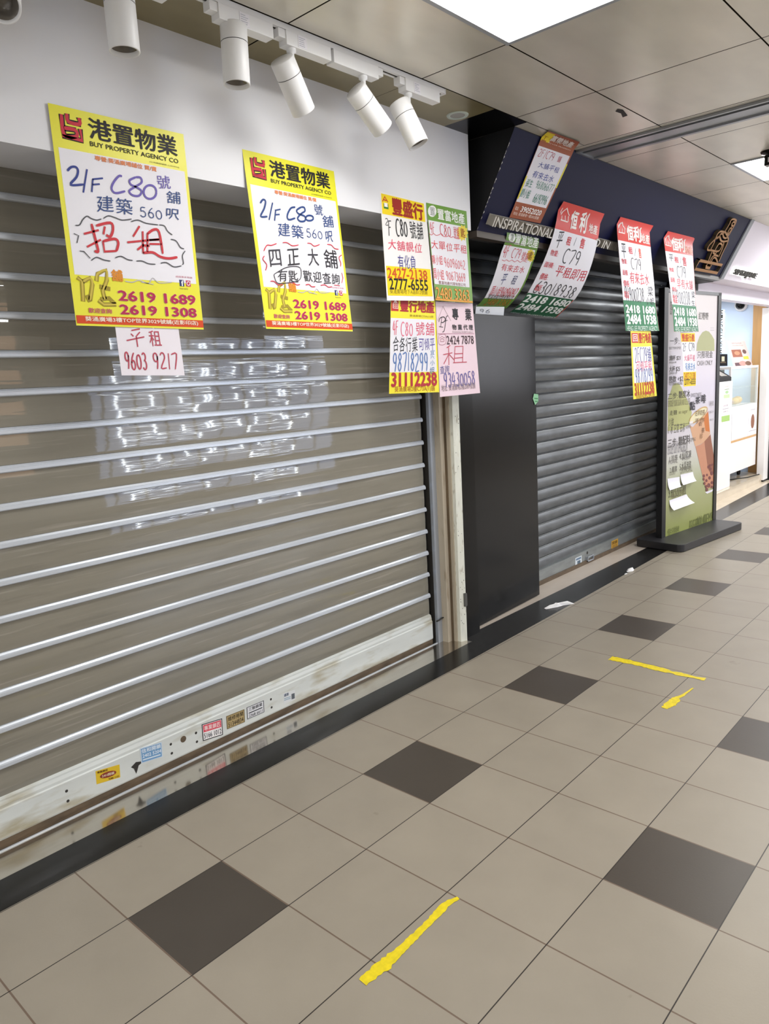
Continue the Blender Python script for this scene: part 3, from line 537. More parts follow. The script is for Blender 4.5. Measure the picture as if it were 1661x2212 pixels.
 ('H','平','2c2c34',[0.0907,0.2299,0.2239,0.3602],-0.015,None),
 ('T','租','d04048',[0.3035,0.2502,0.3993,0.3205],0.02,None),
 ('S',[[[0.5013,0.2436],[0.482,0.3106]]],'4a5060',None,0.004,None),
 ('T','售','d04048',[0.6071,0.2335,0.7117,0.3185],0.02,None),
 ('T','物業:','d2505a',[0.0598,0.3785,0.2205,0.428],0.01,None),
 ('T','面積:','d2505a',[0.0377,0.4794,0.2256,0.5271],0.01,None),
 ('T','價格:','d2505a',[0.0599,0.5762,0.217,0.6321],0.01,None),
 ('T','電話','d2505a',[0.0748,0.6752,0.1966,0.7348],0.01,None),
 ('H','C79','33343a',[0.3263,0.3461,0.72,0.4628],-0.008,None),
 ('H','平租即用','c83a48',[0.2961,0.4914,0.968,0.5827],-0.01,None),
 ('H','63018938','2c2c30',[0.0589,0.6414,0.921,0.7522],-0.008,None),
 ('R',None,'1c5c3c',[-0.0078,0.7638,0.9822,1.0241],0,None),
 ('T','2418 1680','eef2ee',[0.01,0.7757,0.985,0.8549],0.04,None),
 ('T','2484 1938','eef2ee',[0.01,0.8687,0.9666,0.9513],0.04,None),
 ('T','HENG LEE PROPERTY AGENCY','cfe0d6',[0.0193,0.9877,0.985,1.0038],0.0,None),
]),
'J':dict(L=[[3.848,-0.0078,2.3851],[3.848,0.0179,2.3454],[3.848,0.0138,2.2849],[3.848,0.0087,2.2244],[3.848,0.0028,2.164],[3.848,-0.0032,2.1036],[3.848,-0.0092,2.0432],[3.848,-0.0152,1.9828],[3.848,-0.0211,1.9225],[3.848,-0.0268,1.862],[3.848,-0.0322,1.8016],[3.848,-0.0375,1.7411],[3.848,-0.0428,1.6807]],R=[[4.355,-0.0099,2.3877],[4.355,0.0167,2.3477],[4.355,0.0119,2.2872],[4.355,0.0059,2.2269],[4.355,-0.0008,2.1667],[4.355,-0.0076,2.1064],[4.355,-0.0144,2.0462],[4.355,-0.0208,1.9859],[4.355,-0.025,1.9254],[4.355,-0.0306,1.865],[4.355,-0.0393,1.8051],[4.355,-0.049,1.7452],[4.355,-0.0586,1.6853]],t=[0.0,0.0667,0.1516,0.2364,0.3213,0.4061,0.4909,0.5758,0.6606,0.7455,0.8303,0.9152,1.0],base='d2332a',items=[
 ('S',[[[0.0322,0.0852],[0.0841,0.0419]],[[0.0353,0.0976],[0.1088,0.0399],[0.234,0.0931]],[[0.0616,0.1057],[0.0559,0.134]],[[0.1427,0.0939],[0.1345,0.1344]],[[0.2108,0.0948],[0.2118,0.1315]],[[0.0341,0.1313],[0.2118,0.1315]]],'f0e4e0',None,0.009,None),
 ('T','恒','f2ece8',[0.2751,0.0488,0.4695,0.186],0.04,None),
 ('T','利','f2ece8',[0.4648,0.04,0.7033,0.1833],0.04,None),
 ('T','地產','f0dcd8',[0.6951,0.0913,0.9763,0.1841],0.03,None),
 ('R',None,'e9e7ee',[0.0009,0.2011,0.9979,0.7287],0,None),
 ('H','平','2c2c34',[0.0711,0.2203,0.2148,0.3495],-0.015,None),
 ('T','租','d04048',[0.2845,0.2413,0.4055,0.3042],0.02,None),
 ('S',[[[0.5105,0.2425],[0.461,0.3161]]],'4a5060',None,0.004,None),
 ('T','售','d86048',[0.588,0.2351,0.6678,0.329],0.02,None),
 ('T','物業:','d2505a',[0.0514,0.3582,0.2122,0.4053],0.01,None),
 ('T','面積:','d2505a',[0.0504,0.4561,0.2104,0.5063],0.01,None),
 ('T','價格:','d2505a',[0.046,0.5475,0.2278,0.6052],0.01,None),
 ('T','電話','d2505a',[0.0434,0.6442,0.1823,0.708],0.01,None),
 ('H','C79','6a6468',[0.3122,0.3417,0.6437,0.4409],-0.008,None),
 ('H','有來去水','c83a48',[0.24,0.465,0.8436,0.572],-0.008,None),
 ('H','91900238','4a484e',[0.0575,0.6048,0.6422,0.7296],-0.015,None),
 ('H','梁','2c2c30',[0.7538,0.5815,0.9425,0.6717],-0.015,None),
 ('H','小姐','2c2c30',[0.6767,0.6834,0.9587,0.7501],-0.012,None),
 ('R',None,'1f7048',[0.0004,0.7273,0.9939,1.0001],0,None),
 ('T','2418 1680','eef2ee',[0.0408,0.7653,0.9503,0.8414],0.05,None),
 ('T','2484 1938','eef2ee',[0.0469,0.8476,0.9405,0.9415],0.05,None),
 ('T','HENG LEE PROPERTY AGENCY','cfe0d6',[0.0385,0.9547,0.9438,1.0019],0.0,None),
]),
'K':dict(L=[[3.9172,-0.045,1.6834],[3.9632,-0.047,1.2367]],R=[[4.238,-0.045,1.6873],[4.3536,-0.047,1.2393]],t=[0.0,1.0],base='f0dc1c',items=[
 ('R',None,'c83a30',[0.0408,0.0354,0.3553,0.1778],0,None),
 ('T','回','f0dcd6',[0.0844,0.0536,0.3122,0.1604],0.02,None),
 ('T','豐行地產','b83028',[0.3721,0.0302,0.9877,0.1872],0.03,None),
 ('R',None,'e9e7ee',[0.0614,0.236,0.9281,0.763],0,None),
 ('H','2FC79舖','5a5a94',[0.1356,0.2509,0.9111,0.4667],-0.008,None),
 ('H','可傾平租','dc6a84',[0.1703,0.4508,0.9005,0.6008],-0.008,None),
 ('H','98718299','4a66a8',[0.1099,0.5639,0.9069,0.7743],-0.008,None),
 ('T','31112238','b8402a',[0.0614,0.7639,0.911,0.9574],0.05,None),
 ('T','葵涌廣場2樓C73A(1)舖','a8741e',[0.1131,0.8967,0.8972,1.0256],0.0,None),
]),
'M':dict(L=[[4.614,-0.009,2.3799],[4.614,0.0218,2.3387],[4.614,0.0139,2.279],[4.614,0.0054,2.2193],[4.614,-0.0035,2.1597],[4.614,-0.0125,2.1002],[4.614,-0.0213,2.0406],[4.614,-0.03,1.9809],[4.614,-0.0384,1.9213],[4.614,-0.0455,1.8614],[4.614,-0.0512,1.8015],[4.614,-0.0561,1.7414],[4.614,-0.061,1.6814]],R=[[5.159,-0.0011,2.3888],[5.159,0.0161,2.3491],[5.159,0.0128,2.2889],[5.159,0.0085,2.2288],[5.159,0.0037,2.1688],[5.159,-0.0013,2.1087],[5.159,-0.0063,2.0487],[5.159,-0.0107,1.9886],[5.159,-0.0146,1.9285],[5.159,-0.0196,1.8684],[5.159,-0.0263,1.8085],[5.159,-0.0336,1.7487],[5.159,-0.0409,1.6889]],t=[0.0,0.0666,0.1515,0.2363,0.3212,0.406,0.4909,0.5757,0.6606,0.7454,0.8303,0.9151,1.0],base='d2332a',items=[
 ('S',[[[0.0352,0.0836],[0.0683,0.0381]],[[0.0363,0.098],[0.0971,0.0362],[0.2467,0.1001]],[[0.0599,0.1034],[0.048,0.136]],[[0.1398,0.0967],[0.1253,0.1383]],[[0.2147,0.0971],[0.2111,0.1383]],[[0.0234,0.1325],[0.2178,0.1379]]],'f0e4e0',None,0.009,None),
 ('T','恒','f2ece8',[0.235,0.0419,0.47,0.1782],0.04,None),
 ('T','利','f2ece8',[0.4421,0.0343,0.701,0.176],0.04,None),
 ('T','地產','f0b8a8',[0.6892,0.1024,0.9753,0.1821],0.03,None),
 ('R',None,'e9e7ee',[-0.0083,0.1943,0.9856,0.7349],0,None),
 ('H','平','2c2c34',[0.0812,0.2167,0.2559,0.2882],-0.015,None),
 ('T','租','d04048',[0.2839,0.2355,0.4297,0.2957],0.02,None),
 ('S',[[[0.5305,0.2329],[0.4794,0.2974]]],'4a5060',None,0.004,None),
 ('T','售','d04048',[0.5808,0.2203,0.7161,0.3167],0.02,None),
 ('T','物業:','d2505a',[0.0539,0.3547,0.2276,0.3982],0.01,None),
 ('T','面積:','d2505a',[0.0507,0.4526,0.2194,0.5032],0.01,None),
 ('T','價格:','d2505a',[0.0603,0.5482,0.2366,0.5957],0.01,None),
 ('T','電話','d2505a',[0.0501,0.6269,0.2289,0.7148],0.01,None),
 ('H','C79','5a585e',[0.3102,0.3282,0.677,0.4401],-0.008,None),
 ('H','早有大舖','c83a48',[0.2711,0.4587,0.9118,0.5577],-0.008,None),
 ('H','91900338','4a484e',[0.0463,0.5781,0.7589,0.7128],-0.015,None),
 ('H','梁','33333a',[0.8134,0.571,0.9784,0.6435],-0.01,None),
 ('H','生','33333a',[0.8031,0.6635,0.9585,0.7219],-0.01,None),
 ('R',None,'1f7048',[0.0013,0.7259,1.0016,0.998],0,None),
 ('T','2418 1680','eef2ee',[0.0297,0.7516,0.9733,0.8389],0.05,None),
 ('T','2484 1938','eef2ee',[0.0388,0.8488,0.9724,0.9442],0.05,None),
 ('T','HENG LEE PROPERTY AGENCY','cfe0d6',[0.0506,0.9492,0.9658,1.0022],0.0,None),
]),
'N':dict(L=[[4.7825,-0.043,1.6873],[4.7926,-0.0431,1.6512],[4.8032,-0.0431,1.6151],[4.8137,-0.0432,1.5791],[4.8236,-0.0433,1.5429],[4.8323,-0.0436,1.5066],[4.8389,-0.0442,1.4699],[4.8432,-0.0451,1.4328],[4.8456,-0.0462,1.3955],[4.8471,-0.0475,1.358],[4.8483,-0.0488,1.3204],[4.85,-0.05,1.2829]],R=[[5.0801,-0.043,1.6907],[5.084,-0.0433,1.6533],[5.0882,-0.0436,1.6159],[5.0926,-0.0439,1.5785],[5.0969,-0.0442,1.5412],[5.101,-0.0445,1.5038],[5.1047,-0.0449,1.4664],[5.1078,-0.0453,1.4291],[5.11,-0.0459,1.3917],[5.1093,-0.0468,1.3544],[5.1039,-0.0484,1.3172],[5.0981,-0.05,1.2799]],t=[0.0,0.0909,0.1818,0.2727,0.3636,0.4545,0.5455,0.6364,0.7273,0.8182,0.9091,1.0],base='e4e2e8',items=[
 ('R',None,'f0c828',[0.0052,0.0281,0.9804,0.1888],0,None),
 ('T','豐盛行產','b8401e',[0.0525,0.0422,0.9452,0.1816],0.03,None),
 ('H','2F C79','4a484e',[0.0502,0.2112,0.9368,0.3556],-0.008,None),
 ('H','大舖平租','dc6a84',[0.086,0.4263,0.9524,0.5415],-0.008,None),
 ('H','有來去水','5a8ac0',[0.1527,0.5693,0.9447,0.7175],-0.008,None),
 ('R',None,'ecc81c',[-0.024,0.7397,0.9978,1.0223],0,None),
 ('T','2427-2138','b8641e',[0.0491,0.7509,0.9259,0.8719],0.02,None),
 ('T','2777-6555','3a3014',[0.0578,0.8689,0.9633,0.9725],0.02,None),
]),
'MB':dict(L=[[5.0561,0.1605,2.005],[5.0561,0.1605,0.062]],R=[[5.8888,0.0627,2.005],[5.8888,0.0627,0.062]],t=[0.0,1.0],base='d9d2d6',items=[
 ('P',[[0.5739,0.234],[0.5816,0.2035],[0.6274,0.1753],[0.6908,0.1557],[0.7618,0.1491],[0.8293,0.1535],[0.8933,0.169],[0.9469,0.187],[0.956,0.214],[0.9589,0.2365]],'b4b48a',None,0,None),
 ('P',[[0.0285,0.4232],[0.0498,0.4094],[0.0855,0.3896],[0.1066,0.3726],[0.1434,0.3638],[0.1959,0.3616],[0.2419,0.3672],[0.2812,0.3792],[0.3213,0.3979],[0.3696,0.4168],[0.419,0.4426],[0.5032,0.4913],[0.4676,0.5401],[0.2876,0.557],[0.0294,0.5541]],'b4b47a',None,0,None),
 ('T','紅嘢嘢','5a5652',[0.606,0.0727,0.809,0.104],-0.01,None),
 ('T','只限現金','5a5652',[0.5924,0.2352,0.9222,0.2656],-0.008,None),
 ('T','CASH ONLY','77726e',[0.5921,0.2757,0.9201,0.2961],-0.02,None),
 ('R',None,'8a8680',[0.8555,0.1369,0.9374,0.1378],0,None),
 ('R',None,'8a8680',[0.8567,0.1468,0.9387,0.1481],0,None),
 ('T','紅茶','5a5652',[0.0458,0.0311,0.0819,0.09],-0.01,None),
 ('T','一步:','5a5652',[0.0486,0.1766,0.2267,0.2053],0.0,None),
 ('T','SELECT YOUR CUP SIZE','7a7672',[0.0354,0.2142,0.2586,0.2239],-0.01,None),
 ('T','細杯 $21','5a5652',[0.0454,0.2482,0.2551,0.2706],0.01,None),
 ('T','REGULAR','7a7672',[0.0471,0.2733,0.1768,0.2803],-0.01,None),
 ('T','大杯 $25','5a5652',[0.0463,0.291,0.2505,0.316],0.01,None),
 ('T','LARGE CUP','7a7672',[0.0479,0.3158,0.1952,0.3244],-0.01,None),
 ('T','熱飲 +$2','5a5652',[0.0429,0.3309,0.3157,0.359],0.01,None),
 ('T','HOT DRINKS AVAILABLE','7a7672',[0.0476,0.3579,0.3062,0.3696],-0.01,None),
 ('T','二步:','4a4640',[0.0234,0.3993,0.216,0.427],0.0,None),
 ('T','糖度冰','5a5652',[0.2326,0.3943,0.4572,0.4263],0.01,None),
 ('T','SWEETNESS','8a8488',[0.4717,0.411,0.6928,0.4277],-0.01,None),
 ('T','CHOOSE YOUR SUGAR AND ICE LEVEL','8a8468',[0.0253,0.4294,0.4679,0.4562],-0.015,None),
 ('T','走糖','66624a',[0.0612,0.4718,0.2056,0.4922],-0.005,None),
 ('T','no sugar','8a8660',[0.2391,0.4794,0.4158,0.4953],-0.015,None),
 ('T','少甜 ____________','6a6650',[0.0447,0.5033,0.4592,0.5365],-0.01,None),
 ('T','1/ 冰 正常 去冰','6a665a',[0.0316,0.5301,0.3667,0.5682],-0.01,None),
 ('T','NORMAL','8a8680',[0.3804,0.5429,0.4933,0.5577],-0.01,None),
 ('T','三步:','4a4644',[0.033,0.5881,0.2195,0.6268],0.0,None),
 ('T','糖配料','5a5652',[0.2433,0.585,0.4752,0.6243],0.01,None),
 ('T','TOPPING','8a8074',[0.4651,0.6011,0.5884,0.6179],-0.01,None),
 ('T','CHOOSE YOUR TOPPINGS BELOW','8a868a',[0.033,0.6116,0.4297,0.6543],-0.015,None),
 ('T','1.珍珠','66625e',[0.0734,0.6589,0.2316,0.6853],-0.002,None),
 ('T','4.仙草凍','5a5652',[0.2679,0.653,0.5052,0.6866],-0.002,None),
 ('T','PEARL','8a8684',[0.0597,0.6779,0.2323,0.6945],-0.01,None),
 ('T','GRASS JELLY','8a8684',[0.3167,0.6769,0.4897,0.6952],-0.01,None),
 ('T','2.椰果','66625e',[0.0803,0.707,0.2236,0.7334],-0.002,None),
 ('T','5.水晶波波','5a5652',[0.2753,0.6976,0.5054,0.7337],-0.002,None),
 ('T','COCONUT','8a8674',[0.0703,0.727,0.1933,0.7427],-0.01,None),
 ('T','CRYSTAL BALL','8a8674',[0.2848,0.7198,0.5311,0.7461],-0.01,None),
 ('T','3.紅豆/芋圓','66624e',[0.0629,0.7869,0.4058,0.8411],-0.005,None),
 ('T','RED BEAN','8a8660',[0.1292,0.8133,0.3739,0.8435],-0.015,None),
 ('T','*圖片只供參考','6a7040',[0.0441,0.9697,0.2831,1.0024],-0.015,None),
 ('T','PLEASE REFER TO MENU','6a7040',[0.498,0.9661,0.8682,1.0182],-0.02,None),
 ('T','ALL ITEMS','6a7040',[0.6472,0.96,0.9996,1.0059],-0.02,None),
 ('P',[[0.46,0.5449],[0.5254,0.5555],[0.802,0.5069],[0.852,0.4981],[0.8907,0.5719],[0.9068,0.5986],[0.824,0.6266],[0.6982,0.637],[0.5824,0.6407]],'d2a584',None,0,None),
 ('P',[[0.7534,0.5259],[0.8516,0.4947],[0.8971,0.5895],[0.802,0.5825]],'c8763e',None,0,None),
 ('P',[[0.5907,0.641],[0.6983,0.6387],[0.8154,0.6263],[0.8904,0.6066],[0.9157,0.6006],[0.9579,0.6619],[1.0021,0.7348],[1.011,0.771],[1.0064,0.8426],[0.8835,0.8461],[0.8212,0.8318],[0.7276,0.7562]],'c48c70',None,0,None),
 ('P',[[0.7816,0.6284],[0.9116,0.6022],[0.9977,0.6991],[1.0112,0.78],[0.9553,0.7859],[0.873,0.755],[0.8121,0.6731]],'966450',None,0,None),
 ('P',[[0.8089,0.4804],[0.8174,0.4859],[0.8082,0.4935],[0.7822,0.5023],[0.7422,0.5114],[0.6923,0.52],[0.6375,0.5271],[0.5834,0.5322],[0.5352,0.5347],[0.4973,0.5344],[0.4734,0.5314],[0.4655,0.5259],[0.4743,0.5186],[0.4991,0.5101],[0.5376,0.5011],[0.5862,0.4926],[0.6404,0.4854],[0.6949,0.4801],[0.7443,0.4774],[0.7837,0.4775]],'e4d9b4',None,0,None),
 ('S',[[[0.8184,0.4799],[0.8282,0.4859],[0.8193,0.4941],[0.7924,0.5035],[0.7505,0.5132],[0.698,0.5223],[0.6401,0.5298],[0.5826,0.535],[0.5312,0.5374],[0.4906,0.5369],[0.4645,0.5336],[0.4554,0.5276],[0.464,0.5197],[0.4896,0.5106],[0.5297,0.5011],[0.5808,0.4921],[0.638,0.4844],[0.6958,0.479],[0.7486,0.4762],[0.7909,0.4765],[0.8184,0.4799]]],'d0a868',None,0.008,None),
 ('S',[[[0.4511,0.5346],[0.5233,0.5336]]],'e4dcda',None,0.02,None),
 ('P',[[0.8198,0.8577],[0.8686,0.8678],[0.9825,0.8648],[1.0035,0.8552],[0.8848,0.8571]],'e6e0ea',None,0,None),
 ('P',[[0.8133,0.7838],[0.8085,0.788],[0.795,0.79],[0.778,0.7891],[0.7639,0.7856],[0.7582,0.7808],[0.763,0.7766],[0.7764,0.7746],[0.7934,0.7755],[0.8075,0.779]],'7a4a48',None,0,None),
 ('P',[[0.8762,0.7828],[0.8725,0.7861],[0.8618,0.7877],[0.8484,0.7869],[0.8372,0.7842],[0.8327,0.7804],[0.8365,0.7771],[0.8471,0.7755],[0.8605,0.7762],[0.8717,0.779]],'7a4a48',None,0,None),
 ('P',[[0.8072,0.7984],[0.803,0.8021],[0.7912,0.8039],[0.7763,0.8031],[0.764,0.7999],[0.759,0.7958],[0.7631,0.7921],[0.7749,0.7903],[0.7898,0.7911],[0.8021,0.7942]],'7a4a48',None,0,None),
 ('P',[[0.8705,0.8082],[0.866,0.8121],[0.8532,0.814],[0.837,0.8131],[0.8237,0.8098],[0.8183,0.8052],[0.8227,0.8013],[0.8355,0.7994],[0.8516,0.8003],[0.865,0.8036]],'7a4a48',None,0,None),
 ('P',[[0.9429,0.7997],[0.9377,0.8043],[0.9231,0.8064],[0.9046,0.8054],[0.8893,0.8016],[0.883,0.7964],[0.8882,0.7919],[0.9027,0.7898],[0.9212,0.7908],[0.9366,0.7946]],'7a4a48',None,0,None),
 ('P',[[0.907,0.748],[0.9025,0.752],[0.8897,0.754],[0.8735,0.7531],[0.8601,0.7499],[0.8546,0.7454],[0.8591,0.7414],[0.8719,0.7395],[0.8881,0.7403],[0.9015,0.7436]],'7a4a48',None,0,None),
 ('P',[[0.9601,0.7596],[0.9549,0.7642],[0.9402,0.7664],[0.9217,0.7654],[0.9064,0.7617],[0.9002,0.7565],[0.9053,0.752],[0.9199,0.7498],[0.9384,0.7508],[0.9537,0.7545]],'7a4a48',None,0,None),
 ('P',[[0.9945,0.7811],[0.9884,0.7864],[0.971,0.789],[0.9491,0.7878],[0.931,0.7833],[0.9236,0.7773],[0.9296,0.772],[0.9469,0.7694],[0.9688,0.7705],[0.987,0.775]],'7a4a48',None,0,None),
 ('P',[[0.8266,0.8181],[0.8224,0.8218],[0.8105,0.8236],[0.7955,0.8227],[0.7832,0.8196],[0.7782,0.8153],[0.7823,0.8117],[0.7941,0.8099],[0.8091,0.8107],[0.8215,0.8139]],'7a4a48',None,0,None),
 ('P',[[0.9363,0.8333],[0.9299,0.8389],[0.9118,0.8415],[0.889,0.8402],[0.8701,0.8354],[0.8624,0.829],[0.8688,0.8235],[0.8867,0.8208],[0.9096,0.8221],[0.9285,0.8269]],'7a4a48',None,0,None),
 ('P',[[0.9971,0.8243],[0.9922,0.8285],[0.9783,0.8306],[0.9606,0.8295],[0.9461,0.8259],[0.9401,0.821],[0.945,0.8167],[0.9589,0.8147],[0.9765,0.8157],[0.9911,0.8193]],'7a4a48',None,0,None),
 ('P',[[0.8648,0.8345],[0.8603,0.8385],[0.8475,0.8404],[0.8313,0.8394],[0.818,0.836],[0.8126,0.8315],[0.817,0.8275],[0.8298,0.8256],[0.8459,0.8266],[0.8593,0.83]],'7a4a48',None,0,None),
 ('P',[[0.9915,0.8437],[0.9872,0.8475],[0.975,0.8492],[0.9596,0.8483],[0.9468,0.8451],[0.9416,0.8408],[0.9459,0.8371],[0.958,0.8353],[0.9734,0.8362],[0.9862,0.8394]],'7a4a48',None,0,None),
 ('P',[[0.8875,0.8501],[0.8823,0.8546],[0.8678,0.8568],[0.8494,0.8556],[0.8342,0.8518],[0.828,0.8466],[0.8331,0.8421],[0.8476,0.84],[0.866,0.8411],[0.8812,0.8449]],'7a4a48',None,0,None),
 ('P',[[0.9466,0.7429],[0.9427,0.7464],[0.9315,0.7481],[0.9174,0.7474],[0.9057,0.7445],[0.9009,0.7407],[0.9048,0.7372],[0.916,0.7355],[0.9301,0.7362],[0.9418,0.739]],'7a4a48',None,0,None),
 ('P',[[0.9852,0.7413],[0.9821,0.744],[0.9735,0.7453],[0.9625,0.7448],[0.9535,0.7426],[0.9497,0.7396],[0.9528,0.7369],[0.9614,0.7356],[0.9724,0.7361],[0.9814,0.7383]],'7a4a48',None,0,None),
 ('T','古早奶茶','6a4c34',[0.5633,0.4863,0.7727,0.5095],-0.01,None),
 ('T','手作','7a5a3a',[0.5625,0.5198,0.772,0.5419],0.0,None),
 ('T','奶','6a4a36',[0.6463,0.5377,0.7064,0.5568],0.0,None),
 ('T','茶','6a4a36',[0.7074,0.5654,0.7729,0.5883],0.0,None),
 ('T','珍','8a6a4a',[0.6724,0.5897,0.7376,0.6128],0.0,None),
 ('T','點','26222a',[0.451,0.4451,0.5589,0.4829],0.02,None),
 ('T','茶','26222a',[0.5657,0.4272,0.663,0.4589],0.02,None),
 ('T','啡','26222a',[0.6878,0.42,0.7839,0.4587],0.02,None),
 ('T','凍熱飲','8a8688',[0.8638,0.4522,0.957,0.4753],-0.01,None),
 ('T','$21','8a8688',[0.869,0.4969,0.9566,0.5073],-0.01,None),
 ('T','$25','8a8688',[0.8903,0.532,0.9562,0.5402],-0.01,None),
]),
}
BUY_ITEMS=23

# ------------------------------------------------------------ surface materials
def floor_mat():
    m = bpy.data.materials.new('floor_tiles'); m.use_nodes = True; nt = m.node_tree; b = nt.nodes['Principled BSDF']
    N = nt.nodes.new; LK = nt.links.new
    geo = N('ShaderNodeNewGeometry'); sep = N('ShaderNodeSeparateXYZ'); LK(geo.outputs['Position'], sep.inputs[0])
    def M(op, a, c=None, d=None):
        n = N('ShaderNodeMath'); n.operation = op
        for i, q in enumerate((a, c, d)):
            if q is None: continue
            if isinstance(q, (int, float)): n.inputs[i].default_value = q
            else: LK(q, n.inputs[i])
        return n.outputs[0]
    tx = M('DIVIDE', sep.outputs['X'], 0.32); ty = M('DIVIDE', sep.outputs['Y'], -0.32)
    ix = M('FLOOR', tx); iy = M('FLOOR', ty)
    fx = M('FRACT', tx); fy = M('FRACT', ty)
    dkx = M('LESS_THAN', M('FLOORED_MODULO', ix, 3.0), 0.5)
    dky = M('COMPARE', M('FLOORED_MODULO', iy, 3.0), 1.0, 0.1)
    dark = M('MULTIPLY', dkx, dky)
    ex = M('MINIMUM', fx, M('SUBTRACT', 1.0, fx)); ey = M('MINIMUM', fy, M('SUBTRACT', 1.0, fy))
    gx = M('LESS_THAN', ex, 0.0072); gy = M('LESS_THAN', ey, 0.0048)
    rnd = N('ShaderNodeTexWhiteNoise'); rnd.noise_dimensions = '2D'
    cmb = N('ShaderNodeCombineXYZ'); LK(ix, cmb.inputs[0]); LK(iy, cmb.inputs[1]); LK(cmb.outputs[0], rnd.inputs['Vector'])
    ns = N('ShaderNodeTexNoise'); ns.inputs['Scale'].default_value = 5.0; ns.inputs['Detail'].default_value = 6.0; LK(geo.outputs['Position'], ns.inputs['Vector'])
    fac = M('ADD', M('MULTIPLY', rnd.outputs['Value'], 0.07), M('MULTIPLY', ns.outputs['Fac'], 0.22))
    fac = M('ADD', fac, 0.855)
    def mixc(f, a, c):
        n = N('ShaderNodeMix'); n.data_type = 'RGBA'; LK(f, n.inputs[0])
        for i, q in ((6, a), (7, c)):
            if isinstance(q, tuple): n.inputs[i].default_value = q
            else: LK(q, n.inputs[i])
        return n.outputs[2]
    base = mixc(dark, s2l(FLOOR_LIGHT), s2l(FLOOR_DARK))
    sc = N('ShaderNodeVectorMath'); sc.operation = 'SCALE'; LK(base, sc.inputs[0]); LK(fac, sc.inputs['Scale'])
    # sparse dirt spots
    sp = N('ShaderNodeTexNoise'); sp.inputs['Scale'].default_value = 7.0; sp.inputs['Detail'].default_value = 4.0; LK(geo.outputs['Position'], sp.inputs['Vector'])
    spot = N('ShaderNodeMapRange'); spot.inputs[1].default_value = 0.72; spot.inputs[2].default_value = 0.78; spot.inputs[4].default_value = 0.55; LK(sp.outputs['Fac'], spot.inputs[0])
    c1 = mixc(spot.outputs[0], sc.outputs[0], s2l('5a4a3c'))
    c2 = mixc(gx, c1, s2l('6e5d50')); c3 = mixc(gy, c2, s2l('2c2622'))
    LK(c3, b.inputs['Base Color'])
    b.inputs['Roughness'].default_value = 0.36; b.inputs['Specular IOR Level'].default_value = 0.42
    n2 = N('ShaderNodeTexNoise'); n2.inputs['Scale'].default_value = 160.0; n2.inputs['Detail'].default_value = 3.0; LK(geo.outputs['Position'], n2.inputs['Vector'])
    gr = M('MAXIMUM', gx, gy); hh = M('SUBTRACT', M('MULTIPLY', n2.outputs['Fac'], 0.35), gr)
    bp = N('ShaderNodeBump'); bp.inputs['Strength'].default_value = 0.35; bp.inputs['Distance'].default_value = 0.0012; LK(hh, bp.inputs['Height']); LK(bp.outputs[0], b.inputs['Normal'])
    return m
FLOOR_LIGHT = '978e80'; FLOOR_DARK = '48413a'
M_floor = floor_mat()
M_black = mat('black_granite', '1d1c1b', rough=0.22, spec=0.28, var=0.25, vscale=(30, 30, 30))
M_steel = mat('polished_steel_sill', 'c4bdb2', rough=0.13, metal=0.95, var=0.05, vscale=(4, 40, 4))
M_cream = mat('cream_marble', 'c9bba6', rough=0.12, spec=0.55, var=0.06, vscale=(6, 9, 9))
M_beige = mat('beige_threshold', 'b8aca0', rough=0.4, var=0.05, vscale=(7, 12, 9))
M_ceil = mat('brushed_metal_ceiling', 'dad5c8', rough=0.33, metal=0.38, spec=0.5, var=0.09, vscale=(2.2, 5, 3), bump=0.05, bscale=(4, 60, 4))
M_strip = mat('olive_ceiling_strip', '8f8461', rough=0.3, metal=0.5, var=0.12, vscale=(3, 6, 3))
M_gap = mat('ceiling_gap', '4a3f30', rough=0.8)
M_white = mat('white_paint', 'e4e4e8', rough=0.42, spec=0.4, var=0.02, vscale=(1.5, 1.5, 1.5))
M_wgloss = mat('white_powder_coat', 'e9e9ea', rough=0.38, spec=0.45)
M_rim = mat('lamp_rim_grey', 'a9aeb6', rough=0.4, metal=0.3)
M_dark = mat('dark_recess', '2a2723', rough=0.6)
M_lens = mat('lamp_lens', '6b6660', rough=0.18, metal=0.3)
M_alu = mat('aluminium_rail', 'c9ced6', rough=0.33, metal=0.3, var=0.05, vscale=(3, 3, 40))
M_panel = mat('dusty_clear_panel', '837e72', rough=0.03, spec=0.9, var=0.08, vscale=(1.5, 3, 26), bump=0.5, bscale=(2.6, 2, 42), bdist=0.0013, stain_or_glint=('a8a298', (2.5, 2.5, 60), .60, .70, .35))  # the pale streaks are highlights painted into the panel colour
M_bar = mat('painted_bottom_bar', 'cfd2cf', rough=0.42, spec=0.4, var=0.06, vscale=(3, 3, 22), stain_or_glint=('9a8c66', (5, 5, 20), .50, .72, .75))
M_galv = mat('galvanised_slat', '6a6d70', rough=0.36, metal=0.45, var=0.16, vscale=(9, 9, 30), bump=0.10, bscale=(18, 18, 60))
M_galv2 = mat('galvanised_bar', '8f9392', rough=0.42, metal=0.5, var=0.14, vscale=(8, 8, 30))
M_rust = mat('dirty_brown_sill', '5c4c3a', rough=0.5, var=0.3, vscale=(14, 20, 40))
M_silver = mat('silver_guide', 'b4bac4', rough=0.34, metal=0.55, var=0.05, vscale=(8, 8, 1.5))
M_post = mat('beige_post_paint', 'b5a996', rough=0.5, var=0.07, vscale=(30, 30, 3), stain_or_glint=('7a6242', (40, 40, 7), .60, .75, .6))
M_grime = mat('grimy_groove', '62523e', rough=0.7, var=0.35, vscale=(40, 40, 5))
M_trim = mat('chipped_white_trim', 'e0e0d4', rough=0.5, var=0.05, vscale=(50, 50, 12), stain_or_glint=('8a7a5c', (60, 60, 16), .60, .72, .6))
